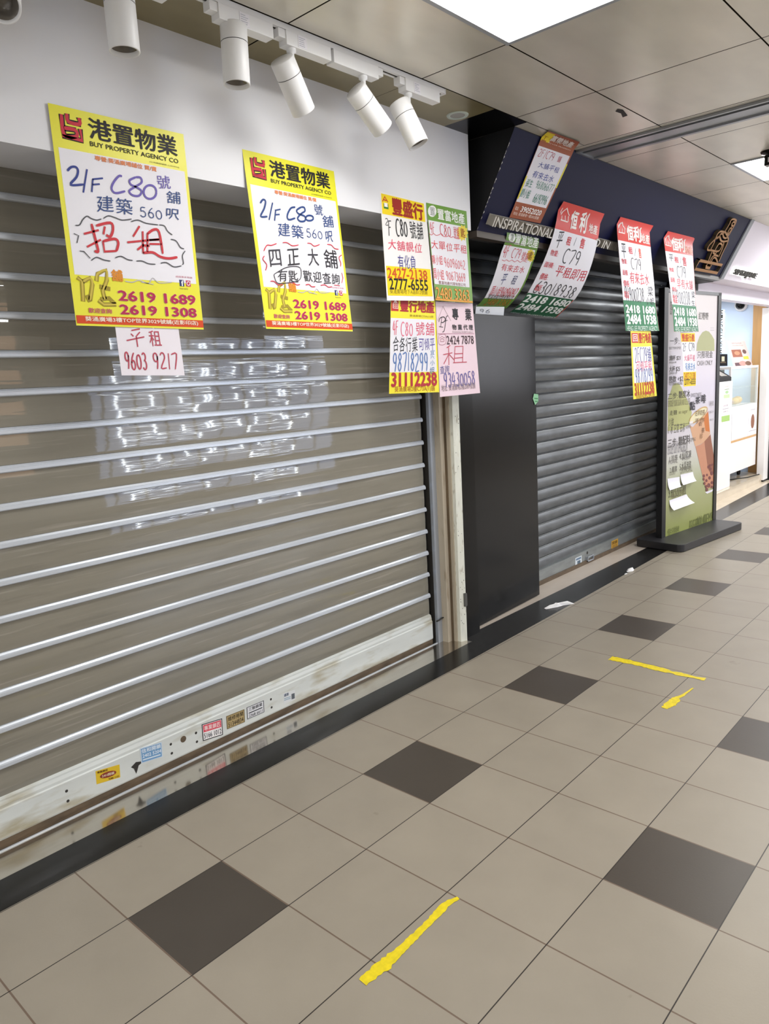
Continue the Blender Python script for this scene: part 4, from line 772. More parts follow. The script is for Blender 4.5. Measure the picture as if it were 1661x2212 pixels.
M_blk = mat('black_laminate', '050506', rough=0.2, spec=0.24, var=0.1, vscale=(2, 2, 2))
M_blkm = mat('black_matt', '101012', rough=0.55, spec=0.35)
M_hinge = mat('grey_hinge', '6e6e6c', rough=0.4, metal=0.6)
M_blue = mat('navy_sign_face', '0a0d33', rough=0.5, spec=0.18, var=0.05, vscale=(1, 2, 2))
M_grey = mat('grey_edge', '8f9298', rough=0.4, metal=0.2)
M_letter = mat('white_letter', 'd4d0c8', rough=0.4)
M_lside = mat('grey_letter_side', '9a958c', rough=0.5)
M_gold = mat('gold_emblem', 'a8753c', rough=0.4, metal=0.35)
M_goldside = mat('dark_gold_side', '3e3322', rough=0.5)
M_lilac = mat('white_sign_face', 'e2dae4', rough=0.4)
M_shopw = mat('shop_white', 'e8e4e2', rough=0.45)
M_shopwall = mat('shop_wall', 'c4d6ee', rough=0.5)
M_wood = mat('light_wood', 'c79a62', rough=0.45, var=0.1, vscale=(20, 20, 2))
M_glass = mat('case_glass', 'dcebe4', rough=0.04, trans=0.0, alpha=0.22, spec=0.6)
M_case = mat('case_inside', 'b9c4bb', rough=0.5)
M_label = mat('white_sticker', 'eceaf0', rough=0.45)
M_emit = mat('light_diffuser', 'fff6df', rough=0.5, emit=PANEL_EMIT, emitcol=PANEL_COL)
M_halo = mat('letter_backlight', 'ffffff', rough=0.5, emit=2.2, emitcol=(1.0, 0.98, 0.9))
M_tape = mat('yellow_tape', 'e3cc12', rough=0.45, var=0.12, vscale=(60, 60, 60))
M_tissue = mat('tissue', 'eceaea', rough=0.8)

# ------------------------------------------------------------ floor
fl = MB()
fl.quad((-3.2, -4.7, 0), (13, -4.7, 0), (13, 0, 0), (-3.2, 0, 0), M_floor)
near = [(-3.2, 0.0), (2.0, 0.006), (3.5, 0.03), (6.2, 0.09), (13, 0.10)]
farp = [(-3.2, 0.155), (2.335, 0.155)]
for (xa, ya), (xb, yb) in zip(near[:-1], near[1:]):
    fl.quad((xa, 0, 0), (xb, 0, 0), (xb, yb, 0), (xa, ya, 0), M_floor) if yb > 0 else None
def ny(x):
    for (xa, ya), (xb, yb) in zip(near[:-1], near[1:]):
        if x <= xb: return ya + (yb-ya)*(x-xa)/(xb-xa)
    return near[-1][1]
strips = [(-3.2, 2.0, 0.155, 0.155, M_steel), (2.0, 2.335, 0.155, 0.16, M_steel), (2.335, 2.5, 0.2, 0.235, M_black), (2.5, 3.5, 0.238, 0.235, M_beige),
          (3.5, 6.13, 0.235, 0.235, M_beige), (6.13, 6.2, 0.27, 0.27, M_cream), (6.2, 8.9, 0.27, 0.34, M_cream), (8.9, 13, 0.34, 0.36, M_cream)]
for x0, x1, f0, f1, mm in strips:
    fl.quad((x0, ny(x0), 0), (x1, ny(x1), 0), (x1, f1, 0), (x0, f0, 0), M_black)
    fl.quad((x0, f0, 0), (x1, f1, 0), (x1, 0.9, 0), (x0, 0.9, 0), mm)
struct(fl.build('floor'))
sf = MB(); sf.box(6.1, 8.9, 0.435, 2.7, -0.01, 0.088, M_cream); struct(sf.build('trim_1'))

# ------------------------------------------------------------ ceiling of metal panels with open joints
ce = MB(); g = 0.003
xs = [-3.2, -2.47, -1.79, -1.1, -0.41, 0.28, 0.965, 1.655, 2.345, 3.005, 3.05, 3.26, 3.415, 4.085, 4.72, 5.36, 6.0, 6.65, 7.3, 7.95, 8.6, 9.25, 10.4, 11.05, 13]
ys = [0.14, -0.19, -0.585, -1.235, -1.885, -2.535, -2.89, -3.52, -4.7]
lights = [(0.965, 1.655), (4.085, 4.72)]
for i in range(len(xs)-1):
    if xs[i] == 3.05: continue
    for j in range(len(ys)-1):
        if (xs[i], xs[i+1]) in lights and ys[j] == -0.585: continue
        y1 = ys[j]; y0 = ys[j+1]
        if xs[i] >= 1.6 and j == 0: continue
        if xs[i] >= 3.0 and j == 1: y1 = 0.14
        ce.quad((xs[i]+g, y0+g, ZC), (xs[i]+g, y1-g, ZC), (xs[i+1]-g, y1-g, ZC), (xs[i+1]-g, y0+g, ZC), M_strip if j == 0 else M_ceil)
for x0, x1, y0, mm in ((1.655, 2.17, -.19, M_strip), (2.17, 2.44, -.19, M_blk), (2.44, 3.005, -.19, M_ceil)):  # black piece paints the dark reflection of the sign's end into the ceiling
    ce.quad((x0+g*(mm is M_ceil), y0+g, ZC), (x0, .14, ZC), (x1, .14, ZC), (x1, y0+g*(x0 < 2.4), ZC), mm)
ce.quad((-3.2, -4.7, ZC+0.02), (-3.2, 0.6, ZC+0.02), (13, 0.6, ZC+0.02), (13, -4.7, ZC+0.02), M_gap)
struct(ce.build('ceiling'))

# ------------------------------------------------------------ white bulkhead over the left shop, walls
b = MB(); b.prism_x([(0.095, 2.163), (0.095, 2.62), (0.6, 2.62), (0.6, 2.30), (0.36, 2.30), (0.36, 2.163)], -3.2, 2.36, M_white)
struct(b.build('wall_front', bevel=0.0))
w = MB(); w.box(-3.3, -3.2, -4.8, 1.2, 0, 2.7, M_white); struct(w.build('wall_left'))
w = MB(); w.box(13, 13.1, -4.8, 1.2, 0, 2.7, M_white); struct(w.build('wall_right'))
w = MB(); w.box(8.95, 13, 0.42, 0.5, 0, 2.62, M_shopw); struct(w.build('wall_beyond'))
w = MB(); w.box(-3.2, 8.9, 2.7, 2.78, 0, 2.7, M_shopw); struct(w.build('wall_back'))

# shops across the corridor (seen only as reflections in the shutters), plus an added glow panel
M_opp = mat('opposite_wall', 'b2ada4', rough=0.6)
w = MB(); w.box(-3.2, 13, -4.8, -4.7, 0, 2.7, M_opp); struct(w.build('wall_opposite'))
M_win = mat('lit_shop_window', 'aebede', rough=0.5, emit=OPP_EMIT * 0.30, emitcol=(0.66, 0.74, 1.0), var=0.0)
M_winb = mat('lit_shop_window_bright', 'ffffff', rough=0.5, emit=OPP_EMIT * 2.6, emitcol=(0.92, 0.98, 1.0))
M_warm = mat('lit_shop_window_warm', 'c08a6a', rough=0.5, emit=OPP_EMIT * 0.22, emitcol=(1.0, 0.72, 0.5))
wn = MB()
wn.box(2.9, 6.3, -4.72, -4.69, 0.35, 2.25, M_win)
for x0, x1, z0, z1 in [(3.15, 3.6, 1.1, 1.75), (3.95, 4.3, 1.15, 1.55), (4.34, 4.75, 1.2, 1.6), (5.0, 5.45, 1.25, 1.7), (5.5, 5.9, 1.3, 1.6), (3.2, 4.2, 0.55, 0.85), (4.9, 5.6, 0.5, 0.9)]:
    t = 0.022
    for q in ((x0, x1, z0, z0+t), (x0, x1, z1-t, z1), (x0, x0+t, z0, z1), (x1-t, x1, z0, z1)):
        wn.box(q[0], q[1], -4.69, -4.675, q[2], q[3], M_winb)
for z, xa, xb in [(1.95, 3.0, 4.4), (2.02, 4.7, 6.1), (0.98, 3.1, 5.4), (1.88, 5.2, 6.6)]: wn.box(xa, xb, -4.69, -4.675, z, z+0.03, M_winb)
for k in range(9): wn.box(3.0+k*0.37, 3.03+k*0.37, -4.69, -4.68, 0.4, 2.2, M_opp)
struct(wn.build('window_1'))
wn = MB(); wn.box(1.6, 2.2, -4.72, -4.69, 1.2, 1.9, M_warm); struct(wn.build('window_2'))
M_glow = mat('added_glow_panel', 'c8ccd8', rough=0.5, emit=OPP_EMIT * 0.75, emitcol=(0.93, 0.94, 1.0))
wn = MB(); wn.box(9.0, 12.7, -4.72, -4.69, 1.15, 2.58, M_glow); struct(wn.build('glow_panel'))  # unseen glowing panel, added to brighten the top of the black board by reflection

# ------------------------------------------------------------ jambs between the two shutters
t = MB(); t.box(2.252, 2.288, 0.258, 0.42, 0, 2.17, M_post); t.box(2.284, 2.30, 0.246, 0.42, 0, 2.17, M_grime)
t.box(2.290, 2.298, 0.226, 0.25, 0, 2.17, M_post)
struct(t.build('trim_2'))
t = MB()
prof = [(2.298, 0.205), (2.336, 0.190), (2.336, 0.42), (2.298, 0.42)]
t.prism_z(prof, 0, 2.17, M_trim)
rr = random.Random(3)
for k in range(26):                                   # chips and nail holes
    z = rr.uniform(0.02, 0.35) if k < 14 else rr.uniform(0.3, 1.35); xx = rr.uniform(2.302, 2.330)
    yy = 0.205 - (xx-2.298)*0.395 - 0.0006
    t.box(xx, xx + rr.uniform(.003, .010), yy - 0.0005, yy + 0.003, z, z + rr.uniform(.003, .007), M_dark)
ob = struct(t.build('trim_3'))
h = MB(); h.box(2.322, 2.338, 0.184, 0.196, 0.20, 0.275, M_hinge); h.box(2.331, 2.3385, 0.1825, 0.19, 0.205, 0.27, M_hinge)
hb = h.build('hinge_plate', parent=ob)
t = MB(); t.box(2.337, 2.49, 0.212, 0.45, 0, 2.61, M_blk); struct(t.build('trim_4'))
t = MB(); t.box(5.69, 6.10, 0.30, 0.46, 0, 2.15, M_blkm); struct(t.build('trim_5'))

# ------------------------------------------------------------ left roller shutter with clear panels
r = thing('roller_shutter', 'wide roller shutter of dusty clear panels and bright rails under the white bulkhead', 'shutter', (0.2, 0.32, 0))
cu = MB(); X0, X1 = -2.3, 2.188
for k in range(-0, 19):
    z0 = 0.168 + 0.1201*k; z1 = z0 + 0.096
    n = 8; pts = []
    for i in range(n+1):
        f = i/n; pts.append((0.334 - 0.0017*(1-(2*f-1)**2), z0 + (z1-z0)*f))
    nx = 24
    vs = [(X0+(X1-X0)*j/nx, y, z) for y, z in pts for j in range(nx+1)]
    cu.add(vs, [(a*(nx+1)+j, a*(nx+1)+j+1, (a+1)*(nx+1)+j+1, (a+1)*(nx+1)+j) for a in range(n) for j in range(nx)], M_panel, True)
    zr = z1 + 0.0005
    cu.prism_x([(0.336, zr-0.002), (0.325, zr), (0.3225, zr+0.003), (0.3225, zr+0.013), (0.3245, zr+0.0145), (0.3245, zr+0.0165), (0.329, zr+0.022), (0.337, zr+0.0235)], X0, X1+0.005, M_alu, caps=False)
cu.build('curtain', parent=r)
bb = MB(); bb.prism_x([(0.33, 0.030), (0.316, 0.030), (0.314, 0.036), (0.314, 0.132), (0.318, 0.136), (0.318, 0.146), (0.322, 0.158), (0.322, 0.164), (0.336, 0.170), (0.34, 0.030)], X0, X1, M_bar)
for hx in (0.131, 0.545, 0.66, 1.045):
    for hz in (0.062, 0.100): bb.disc((hx, 0.3136, hz), (0, -1, 0), 0.0055, M_dark, 10)
bottom = bb.build('bottom_bar', parent=r)
q = MB(); q.disc((0.601, 0.3134, 0.098), (0, -1, 0), 0.013, M_rust, 18); q.build('keyhole', parent=bottom)
q = MB(); vs = [(0.373,0.08),(0.395,0.092),(0.425,0.082),(0.404,0.074),(0.397,0.058),(0.391,0.046),(0.387,0.058),(0.384,0.07)]
q.add([(x, 0.3133, z) for x, z in vs], [tuple(range(len(vs)))], M_dark); q.build('stain_or_glint', parent=bottom)
q = MB(); q.box(X0, X1, 0.318, 0.338, 0.0, 0.030, M_rust); q.build('rubber_seal', parent=r)
q = MB(); q.box(X0, 2.21, 0.300, 0.306, 0.0, 0.004, M_alu); q.build('sill_rail', parent=r)
q = MB(); q.box(2.214, 2.252, 0.296, 0.42, 0.0, 2.17, M_silver); q.box(2.188, 2.214, 0.345, 0.42, 0.0, 2.17, M_blkm); q.box(2.211, 2.215, 0.315, 0.36, 0.0, 2.17, M_dark)
q.build('guide_channel', parent=r)
q = MB(); q.tube([(2.205, 0.3, 0.128), (2.22, 0.29, 0.133), (2.243, 0.293, 0.137), (2.256, 0.285, 0.140)], 0.004, M_dark); q.build('wire_tie', parent=r)
bk = MB(); bk.quad((X0, 0.40, 0), (2.25, 0.40, 0), (2.25, 0.40, 2.3), (X0, 0.40, 2.3), M_dark); bk.build('backing', parent=r)

# ------------------------------------------------------------ right roller shutter of galvanised slats
r2 = thing('roller_shutter', 'narrow closed roller shutter of dark galvanised slats, under the navy sign', 'shutter', (4.4, 0.42, 0))
cu = MB(); X0, X1 = 2.492, 5.69; P = 0.0805
for k in range(28):
    z = 0.105 + P*k; pr = []
    for i in range(15):
        f = i/14; pr.append((0.427 - 0.009*math.sin(math.pi*(0.08+0.92*f))**0.8, z + 0.068*f))
    pr += [(0.437, z+0.0685), (0.437, z+0.0715), (0.424, z+0.072), (0.422, z+0.0737), (0.424, z+0.0755), (0.437, z+0.076), (0.437, z+P-0.0005)]
    n = len(pr)
    cu.add([(X0, y, zz) for y, zz in pr] + [(X1, y, zz) for y, zz in pr], [(i, n+i, n+i+1, i+1) for i in range(n-1)], M_galv, False)
cu.build('curtain', parent=r2)
q = MB(); q.box(X0, X1, 0.408, 0.435, 0.03, 0.105, M_galv2); bot2 = q.build('bottom_bar', parent=r2, bevel=0.002)
q = MB(); q.box(X0, X1, 0.402, 0.44, 0.0, 0.03, M_rust); q.build('sill_rail', parent=r2)
q = MB(); q.box(4.17, 4.27, 0.392, 0.41, 0.018, 0.024, M_silver); q.box(4.17, 4.176, 0.392, 0.41, 0.018, 0.055, M_silver); q.box(4.264, 4.27, 0.392, 0.41, 0.018, 0.055, M_silver); q.box(4.17, 4.27, 0.392, 0.396, 0.05, 0.056, M_silver); q.build('latch', parent=r2)
q = MB(); q.disc((4.19, 0.4065, 0.083), (0, -1, 0), 0.012, M_dark, 14); q.build('keyhole', parent=bot2)
q = MB(); q.box(5.69, 5.72, 0.38, 0.45, 0, 2.15, M_blkm); q.build('guide_channel', parent=r2)
bk = MB(); bk.quad((X0, 0.47, 0), (X1, 0.47, 0), (X1, 0.47, 2.6), (X0, 0.47, 2.6), M_dark); bk.build('backing', parent=r2)

# black board standing in front of it
bd = MB(); a = (2.502, 0.262); c = (3.292, 0.293)
dx, dy = c[0]-a[0], c[1]-a[1]; l = math.hypot(dx, dy); ux, uy = dx/l, dy/l
bd.obox((a[0], a[1], 0.004), (ux, uy, 0), (-uy, ux, 0), (0, 0, 1), l, 0.022, 1.78, M_blk)
board = bd.build('board_panel', bevel=0.002, origin=(2.9, 0.28, 0))
tag(board, 'tall plain black board upright before the galvanised shutter, beside the white door trim', 'board')
q = MB(); q.box(2.491, 2.4985, 0.246, 0.262, 0.10, 1.79, M_silver); tr = q.build('trim_6'); struct(tr)
q = MB(); q.add([(3.246,0.289,1.287),(3.258,0.288,1.318),(3.312,0.289,1.312),(3.318,0.293,1.268),(3.27,0.288,1.247)], [(0,1,2,3,4)], ink('8fc49a'))
q.add([(3.262,0.2870,1.292),(3.305,0.2875,1.287),(3.305,0.2875,1.282),(3.262,0.2870,1.287)], [(0,1,2,3)], ink('3f8a55'))
q.add([(3.266,0.2870,1.274),(3.302,0.2875,1.270),(3.302,0.2875,1.265),(3.266,0.2870,1.269)], [(0,1,2,3)], ink('3f8a55'))
tag(q.build('sticker', origin=(3.28, 0.289, 1.28)), 'small torn green sticker on the right edge of the black board', 'sticker')
q = MB(); q.add([(3.288,0.318,1.778),(3.325,0.322,1.778),(3.338,0.325,1.36),(3.290,0.319,1.358)], [(0,1,2,3)], paper('dcc4cc'))
tag(q.build('rental_poster', origin=(3.31, 0.32, 1.36)), 'sliver of a pink poster showing behind the right edge of the black board', 'poster')

# ------------------------------------------------------------ navy sign box, tilted forwards
SN = Vector((0, -0.876, -0.483)); SS = Vector((0, 0.483, -0.876)); ST = Vector((0, -0.125, 2.604))
def sgn(x, s, off=0.0): return Vector((x, 0, 0)) + ST + SS*s + SN*(off-0.004)
A0, B0 = sgn(0, 0), sgn(0, 0.492)
sb = thing('sign_board', 'long navy blue tilted shop sign with white raised letters along its lower edge', 'sign', (4.2, 0.2, 2.17))
prof = [(A0.y, ZC), (A0.y, A0.z), (B0.y, B0.z), (0.17, 2.14), (0.375, 2.14), (0.375, ZC)]
q = MB(); q.add([sgn(2.44, 0), sgn(6.085, 0), sgn(6.085, .492), sgn(2.44, .492)], [(0,3,2,1)], M_blue)
for k in range(26):                                   # paint chipped off the left edge
    s = random.uniform(0.05, 0.48); dxx = random.uniform(.002, .009); q.add([sgn(2.4405, s, .001), sgn(2.4405+dxx, s+.006, .001), sgn(2.4405, s+.016, .001)], [(0,1,2)], M_letter)
q.build('face', parent=sb)
q = MB(); q.prism_x([(y+0.0006, z) for y, z in prof], 2.441, 6.084, M_blkm); q.build('box', parent=sb)
q = MB(); q.prism_x([(B0.y-0.001, B0.z+0.001), (B0.y-0.001, B0.z-0.03), (B0.y+0.05, B0.z-0.03), (B0.y+0.05, B0.z)], 2.44, 6.085, mat('brown_edge', '4a4038', rough=0.5)); q.build('lower_edge', parent=sb)
def letters(par, nm, txt, x0, x1, s0, s1, back, front, mface, mside, bold=0.0):
    ''' each letter of a raised line as a part of its own '''
    full = glyphs(txt, bold, 3)[2]; adv = [glyphs(txt[:i+1], bold, 3)[2][2] for i in range(len(txt))]; pos = (full[2]-full[0])
    for i, ch in enumerate(txt):
        if ch == ' ': continue
        g = glyphs(ch, bold, 3); wd = g[2][2]-g[2][0]
        lx1 = x0+(adv[i]-full[0])/pos*(x1-x0); lx0 = lx1-wd/pos*(x1-x0)
        mb = MB(); one_letter(mb, g, lx0, lx1, s0, s1, full, back, front, mface, mside); mb.build(nm, parent=par)
def one_letter(mb, g, x0, x1, s0, s1, full, back, front, mface, mside):
    vs, fs, bb = g; bb = (bb[0], full[1], bb[2], full[3])
    def mp(v, off): return sgn(x0+(v[0]-bb[0])/(bb[2]-bb[0])*(x1-x0), s1-(v[1]-bb[1])/(bb[3]-bb[1])*(s1-s0), off+v[2])
    mb.add([mp(v, front) for v in vs], fs, mface)
    ec = {}
    for f in fs:
        for i in range(len(f)):
            e = (f[i], f[(i+1) % len(f)]); kk = tuple(sorted(e)); ec[kk] = None if kk in ec else e
    for e in ec.values():
        if e: mb.add([mp(vs[e[0]], front), mp(vs[e[1]], front), mp(vs[e[1]], back), mp(vs[e[0]], back)], [(0,1,2,3)], mside)
letters(sb, 'letter', 'INSPIRATIONAL', 2.505, 3.105, 0.400, 0.452, 0.004, 0.036, M_letter, M_lside, 0.012)
letters(sb, 'letter', 'D IN', 3.615, 3.815, 0.400, 0.447, 0.004, 0.036, M_letter, M_lside, 0.012)
q = MB(); q.add([sgn(2.495,.398,.004), sgn(4.0,.398,.004), sgn(4.0,.452,.004), sgn(2.495,.452,.004), sgn(2.495,.398,0), sgn(4.0,.398,0), sgn(4.0,.452,0), sgn(2.495,.452,0)],
  [(0,3,2,1),(0,1,5,4),(1,2,6,5),(2,3,7,6),(3,0,4,7)], M_lside)
for k in range(8):
    xx = 3.84 + k*0.02; q.add([sgn(xx,.40,.03), sgn(xx+.011,.40,.03), sgn(xx+.011,.449,.03), sgn(xx,.449,.03), sgn(xx,.40,.004), sgn(xx+.011,.40,.004), sgn(xx+.011,.449,.004), sgn(xx,.449,.004)], [(0,3,2,1),(0,1,5,4),(1,2,6,5),(2,3,7,6),(3,0,4,7)], M_lside)
q.build('letter_backing', parent=sb)
EMB = [[(5.391,.392),(5.914,.389),(5.905,.458),(5.387,.461),(5.391,.392)],[(5.575,.41),(5.591,.432),(5.68,.432),(5.674,.405)]]
EMF = [[(5.57,.384),(5.553,.339),(5.539,.301),(5.495,.301),(5.435,.302),(5.422,.268),(5.473,.212),(5.468,.176),(5.504,.151),(5.606,.146)],[(5.8,.366),(5.779,.292),(5.773,.23),(5.746,.188),(5.675,.165)],
 [(5.739,.334),(5.724,.266),(5.685,.216)],[(5.589,.144),(5.601,.082),(5.593,.053),(5.631,.04),(5.7,.042),(5.721,.066),(5.715,.104),(5.709,.157),(5.663,.157)],[(5.647,.062),(5.694,.056),(5.702,.084),(5.663,.084),(5.647,.062)],
 [(5.661,.103),(5.697,.11),(5.688,.148),(5.659,.143),(5.661,.103)],[(5.495,.301),(5.491,.24),(5.473,.212),(5.545,.185)],[(5.473,.212),(5.532,.193),(5.53,.167),(5.574,.163)],[(5.531,.184),(5.594,.208),(5.656,.215),(5.747,.201)],
 [(5.562,.155),(5.626,.183),(5.688,.185),(5.704,.166)],[(5.574,.163),(5.606,.146),(5.663,.162)],[(5.591,.289),(5.592,.256),(5.615,.234),(5.682,.243),(5.685,.283),(5.64,.296),(5.536,.299)],
 [(5.601,.384),(5.61,.343),(5.648,.327),(5.718,.329)],[(5.638,.383),(5.644,.349),(5.702,.349),(5.774,.375)],[(5.573,.311),(5.636,.319),(5.64,.296)]]
def raised(mb, pl, w, smooth):
    p = catmull(pl, 4) if smooth else pl
    vs, fs = ribbon(p, w, False); n = len(p)
    mb.add([sgn(x, s, .03) for x, s in vs], fs, M_gold)
    for i in range(n-1):
        for sd in (0, 1):
            a_, b_ = vs[2*i+sd], vs[2*i+2+sd]
            mb.add([sgn(*a_, .03), sgn(*b_, .03), sgn(*b_, .001), sgn(*a_, .001)], [(0,1,2,3)], M_goldside)
em = thing('sign_emblem', 'gold outlined figure emblem on a plinth, on the right end of the navy sign', 'emblem', tuple(sgn(5.65, .43)))
q = MB(); [raised(q, pl, 0.014, True) for pl in EMF]; q.build('figure_outline', parent=em)
q = MB(); [raised(q, pl, 0.022, False) for pl in EMB]; q.build('plinth_frame', parent=em)

# white sign of the lit tea shop, carried on in the same slope
ws = thing('sign_board', 'white tilted sign of the lit tea shop at the right, with small backlit dark letters', 'sign', (7.6, 0.2, 2.17))
q = MB(); q.prism_x([(A0.y-.003, ZC), (A0.y-.003, A0.z), (B0.y-.003, B0.z-.01), (0.30, 2.165), (0.45, 2.165), (0.45, ZC)], 6.165, 12.9, M_lilac); q.build('box', parent=ws)
q = MB(); q.prism_x([(A0.y-.010, ZC), (A0.y-.010, A0.z), (B0.y-.010, B0.z-.012), (0.20, 2.15), (0.45, 2.15), (0.45, ZC)], 6.088, 6.165, M_grey); q.build('end_strip', parent=ws)
letters(ws, 'letter', 'SIME&JANE', 6.295, 6.93, 0.392, 0.456, 0.016, 0.030, mat('dark_letter', '2b2a24', rough=0.4), M_dark, 0.03)
letters(ws, 'letter_backlight', 'SIME&JANE', 6.26, 6.945, 0.378, 0.466, 0.009, 0.014, M_halo, M_halo, 0.07)

# ------------------------------------------------------------ lit tea shop
w = MB(); w.box(6.10, 8.9, 0.30, 0.40, 2.04, 2.168, M_lilac); w.box(8.9, 12.9, 0.30, 0.40, 2.04, 2.168, M_lilac); struct(w.build('wall_lintel'))
w = MB(); w.box(8.905, 8.99, 0.5, 2.7, 0, 2.62, M_shopwall); struct(w.build('wall_shop_side'))
w = MB(); w.box(6.06, 6.10, 0.46, 2.7, 0, 2.62, M_shopw); struct(w.build('wall_shop_left'))
w = MB(); w.box(6.10, 8.9, 0.40, 2.7, 2.19, 2.23, M_shopw); struct(w.build('wall_shop_ceiling'))
w = MB(); w.box(8.885, 8.904, 0.49, 0.635, 0.088, 2.19, M_wood); struct(w.build('trim_7'))
w = MB(); w.box(8.72, 8.90, 0.415, 0.49, 0.02, 2.04, M_shopw); w.box(8.72, 8.90, 0.413, 0.49, 0.0, 0.02, M_blkm); struct(w.build('trim_8'))
w = MB(); w.box(8.90, 8.96, 0.39, 0.42, 0, 1.54, M_blkm); struct(w.build('trim_9'))

q = MB(); q.box(6.9, 7.694, 0.478, 0.95, 0.089, 1.243, M_shopw); tag(q.build('pay_desk', bevel=0.004, origin=(7.3, .7, .09)), 'tall plain white pay desk with leaflets on its front, behind the menu stand', 'counter')
ct = thing('shop_counter', 'low white tea shop counter with a poster panel front, carrying the glass display case', 'counter', (8.2, 0.6, 0.09))
q = MB(); q.box(7.70, 8.69, 0.50, 0.95, 0.215, 0.955, M_shopw); q.box(7.70, 8.685, 0.499, 0.52, 0.555, 0.585, M_wood); q.build('cabinet', parent=ct, bevel=0.003)
q = MB(); q.box(7.70, 8.62, 0.93, 0.95, 0.092, 0.215, M_shopw); q.build('plinth', parent=ct)
for xx in (7.95, 8.6):
    q = MB(); q.lathe([(0.0, -.012), (0.035, -.012), (0.035, .012), (0.0, .012)], (xx, 0.66, 0.125), (0, 1, 0), M_blkm, 16); q.box(xx-.02, xx+.02, 0.64, 0.68, 0.15, 0.215, M_blkm); q.build('castor', parent=ct)
for k, (x0, x1) in enumerate([(7.765, 8.05), (8.06, 8.345), (8.36, 8.665)]):
    q = MB(); q.box(x0, x1, 0.495, 0.4985, 0.592, 0.918, M_label)
    if k == 2:
        q.add([(8.51+.07*math.cos(i*.524), 0.4945, 0.745+.085*math.sin(i*.524)) for i in range(12)], [tuple(range(12))], ink('8a5a44'))
        q.box(8.43, 8.60, 0.4942, 0.495, 0.88, 0.885, ink('9a8a90')); q.box(8.38, 8.65, 0.4942, 0.495, 0.635, 0.64, ink('9a8a90'))
    pl = q.build('front_panel', parent=ct)
ds = thing('display_case', 'small glass display case with white frame, standing on the tea shop counter', 'display case', (8.15, 0.65, 0.956))
q = MB(); q.box(7.70, 8.69, 0.50, 0.9, 1.365, 1.392, M_shopw)
for xx in (7.70, 8.665): q.box(xx, xx+.022, 0.50, 0.522, 0.956, 1.366, M_shopw); q.box(xx, xx+.022, 0.88, 0.9, 0.956, 1.366, M_shopw)
q.build('frame', parent=ds)
q = MB(); q.box(7.722, 8.665, 0.507, 0.511, 0.957, 1.365, M_glass); q.build('front_glass', parent=ds)
q = MB(); q.box(7.722, 8.665, 0.885, 0.889, 0.957, 1.365, M_case); q.build('back_panel', parent=ds)
q = MB(); q.box(7.722, 8.665, 0.53, 0.88, 1.15, 1.156, M_glass); q.build('shelf', parent=ds)
ty = thing('serving_tray', 'shallow tray inside the glass display case under the buns', 'tray', (8.1, 0.6, 0.957))
q = MB(); q.box(7.74, 8.5, 0.54, 0.72, 0.957, 0.963, M_rim); q.box(7.745, 8.495, 0.545, 0.715, 0.963, 0.9645, M_label); q.build('tray_body', parent=ty)
for k, (xx, yy, hx, lab) in enumerate([(7.83, .60, 'd8b24a', 'leftmost golden bun on the tray in the glass display case'), (8.0, .61, 'a87a5a', 'brown bun between golden ones on the tray in the display case'), (8.16, .60, 'dcb44e', 'golden bun right of the brown bun in the display case'), (8.34, .62, 'e0b040', 'rightmost and tallest golden bun in the display case')]):
    q = MB(); q.ball((xx, yy, 0.9955 + .004*k), .085, .05, .03 + .004*k, mat('bun_'+hx, hx, rough=.5, var=.15, vscale=(20, 20, 20))); tag(q.build('bread_bun', origin=(xx, yy, .965)), lab, 'bun', 'buns in the display case')
q = MB(); q.lathe([(0, 0), (.07, 0), (.08, .05), (.06, .11), (.03, .13), (.03, .15), (0, .15)], (7.95, .75, 1.157), (0, 0, 1), mat('kettle_grey', '7c8a82', rough=.3)); q.tube([(8.02, .75, 1.2), (8.08, .75, 1.25), (8.1, .75, 1.28)], .012, MATS['kettle_grey'])
tag(q.build('kettle', origin=(7.95, .75, 1.157)), 'dim grey kettle on the upper shelf of the glass display case', 'kettle')
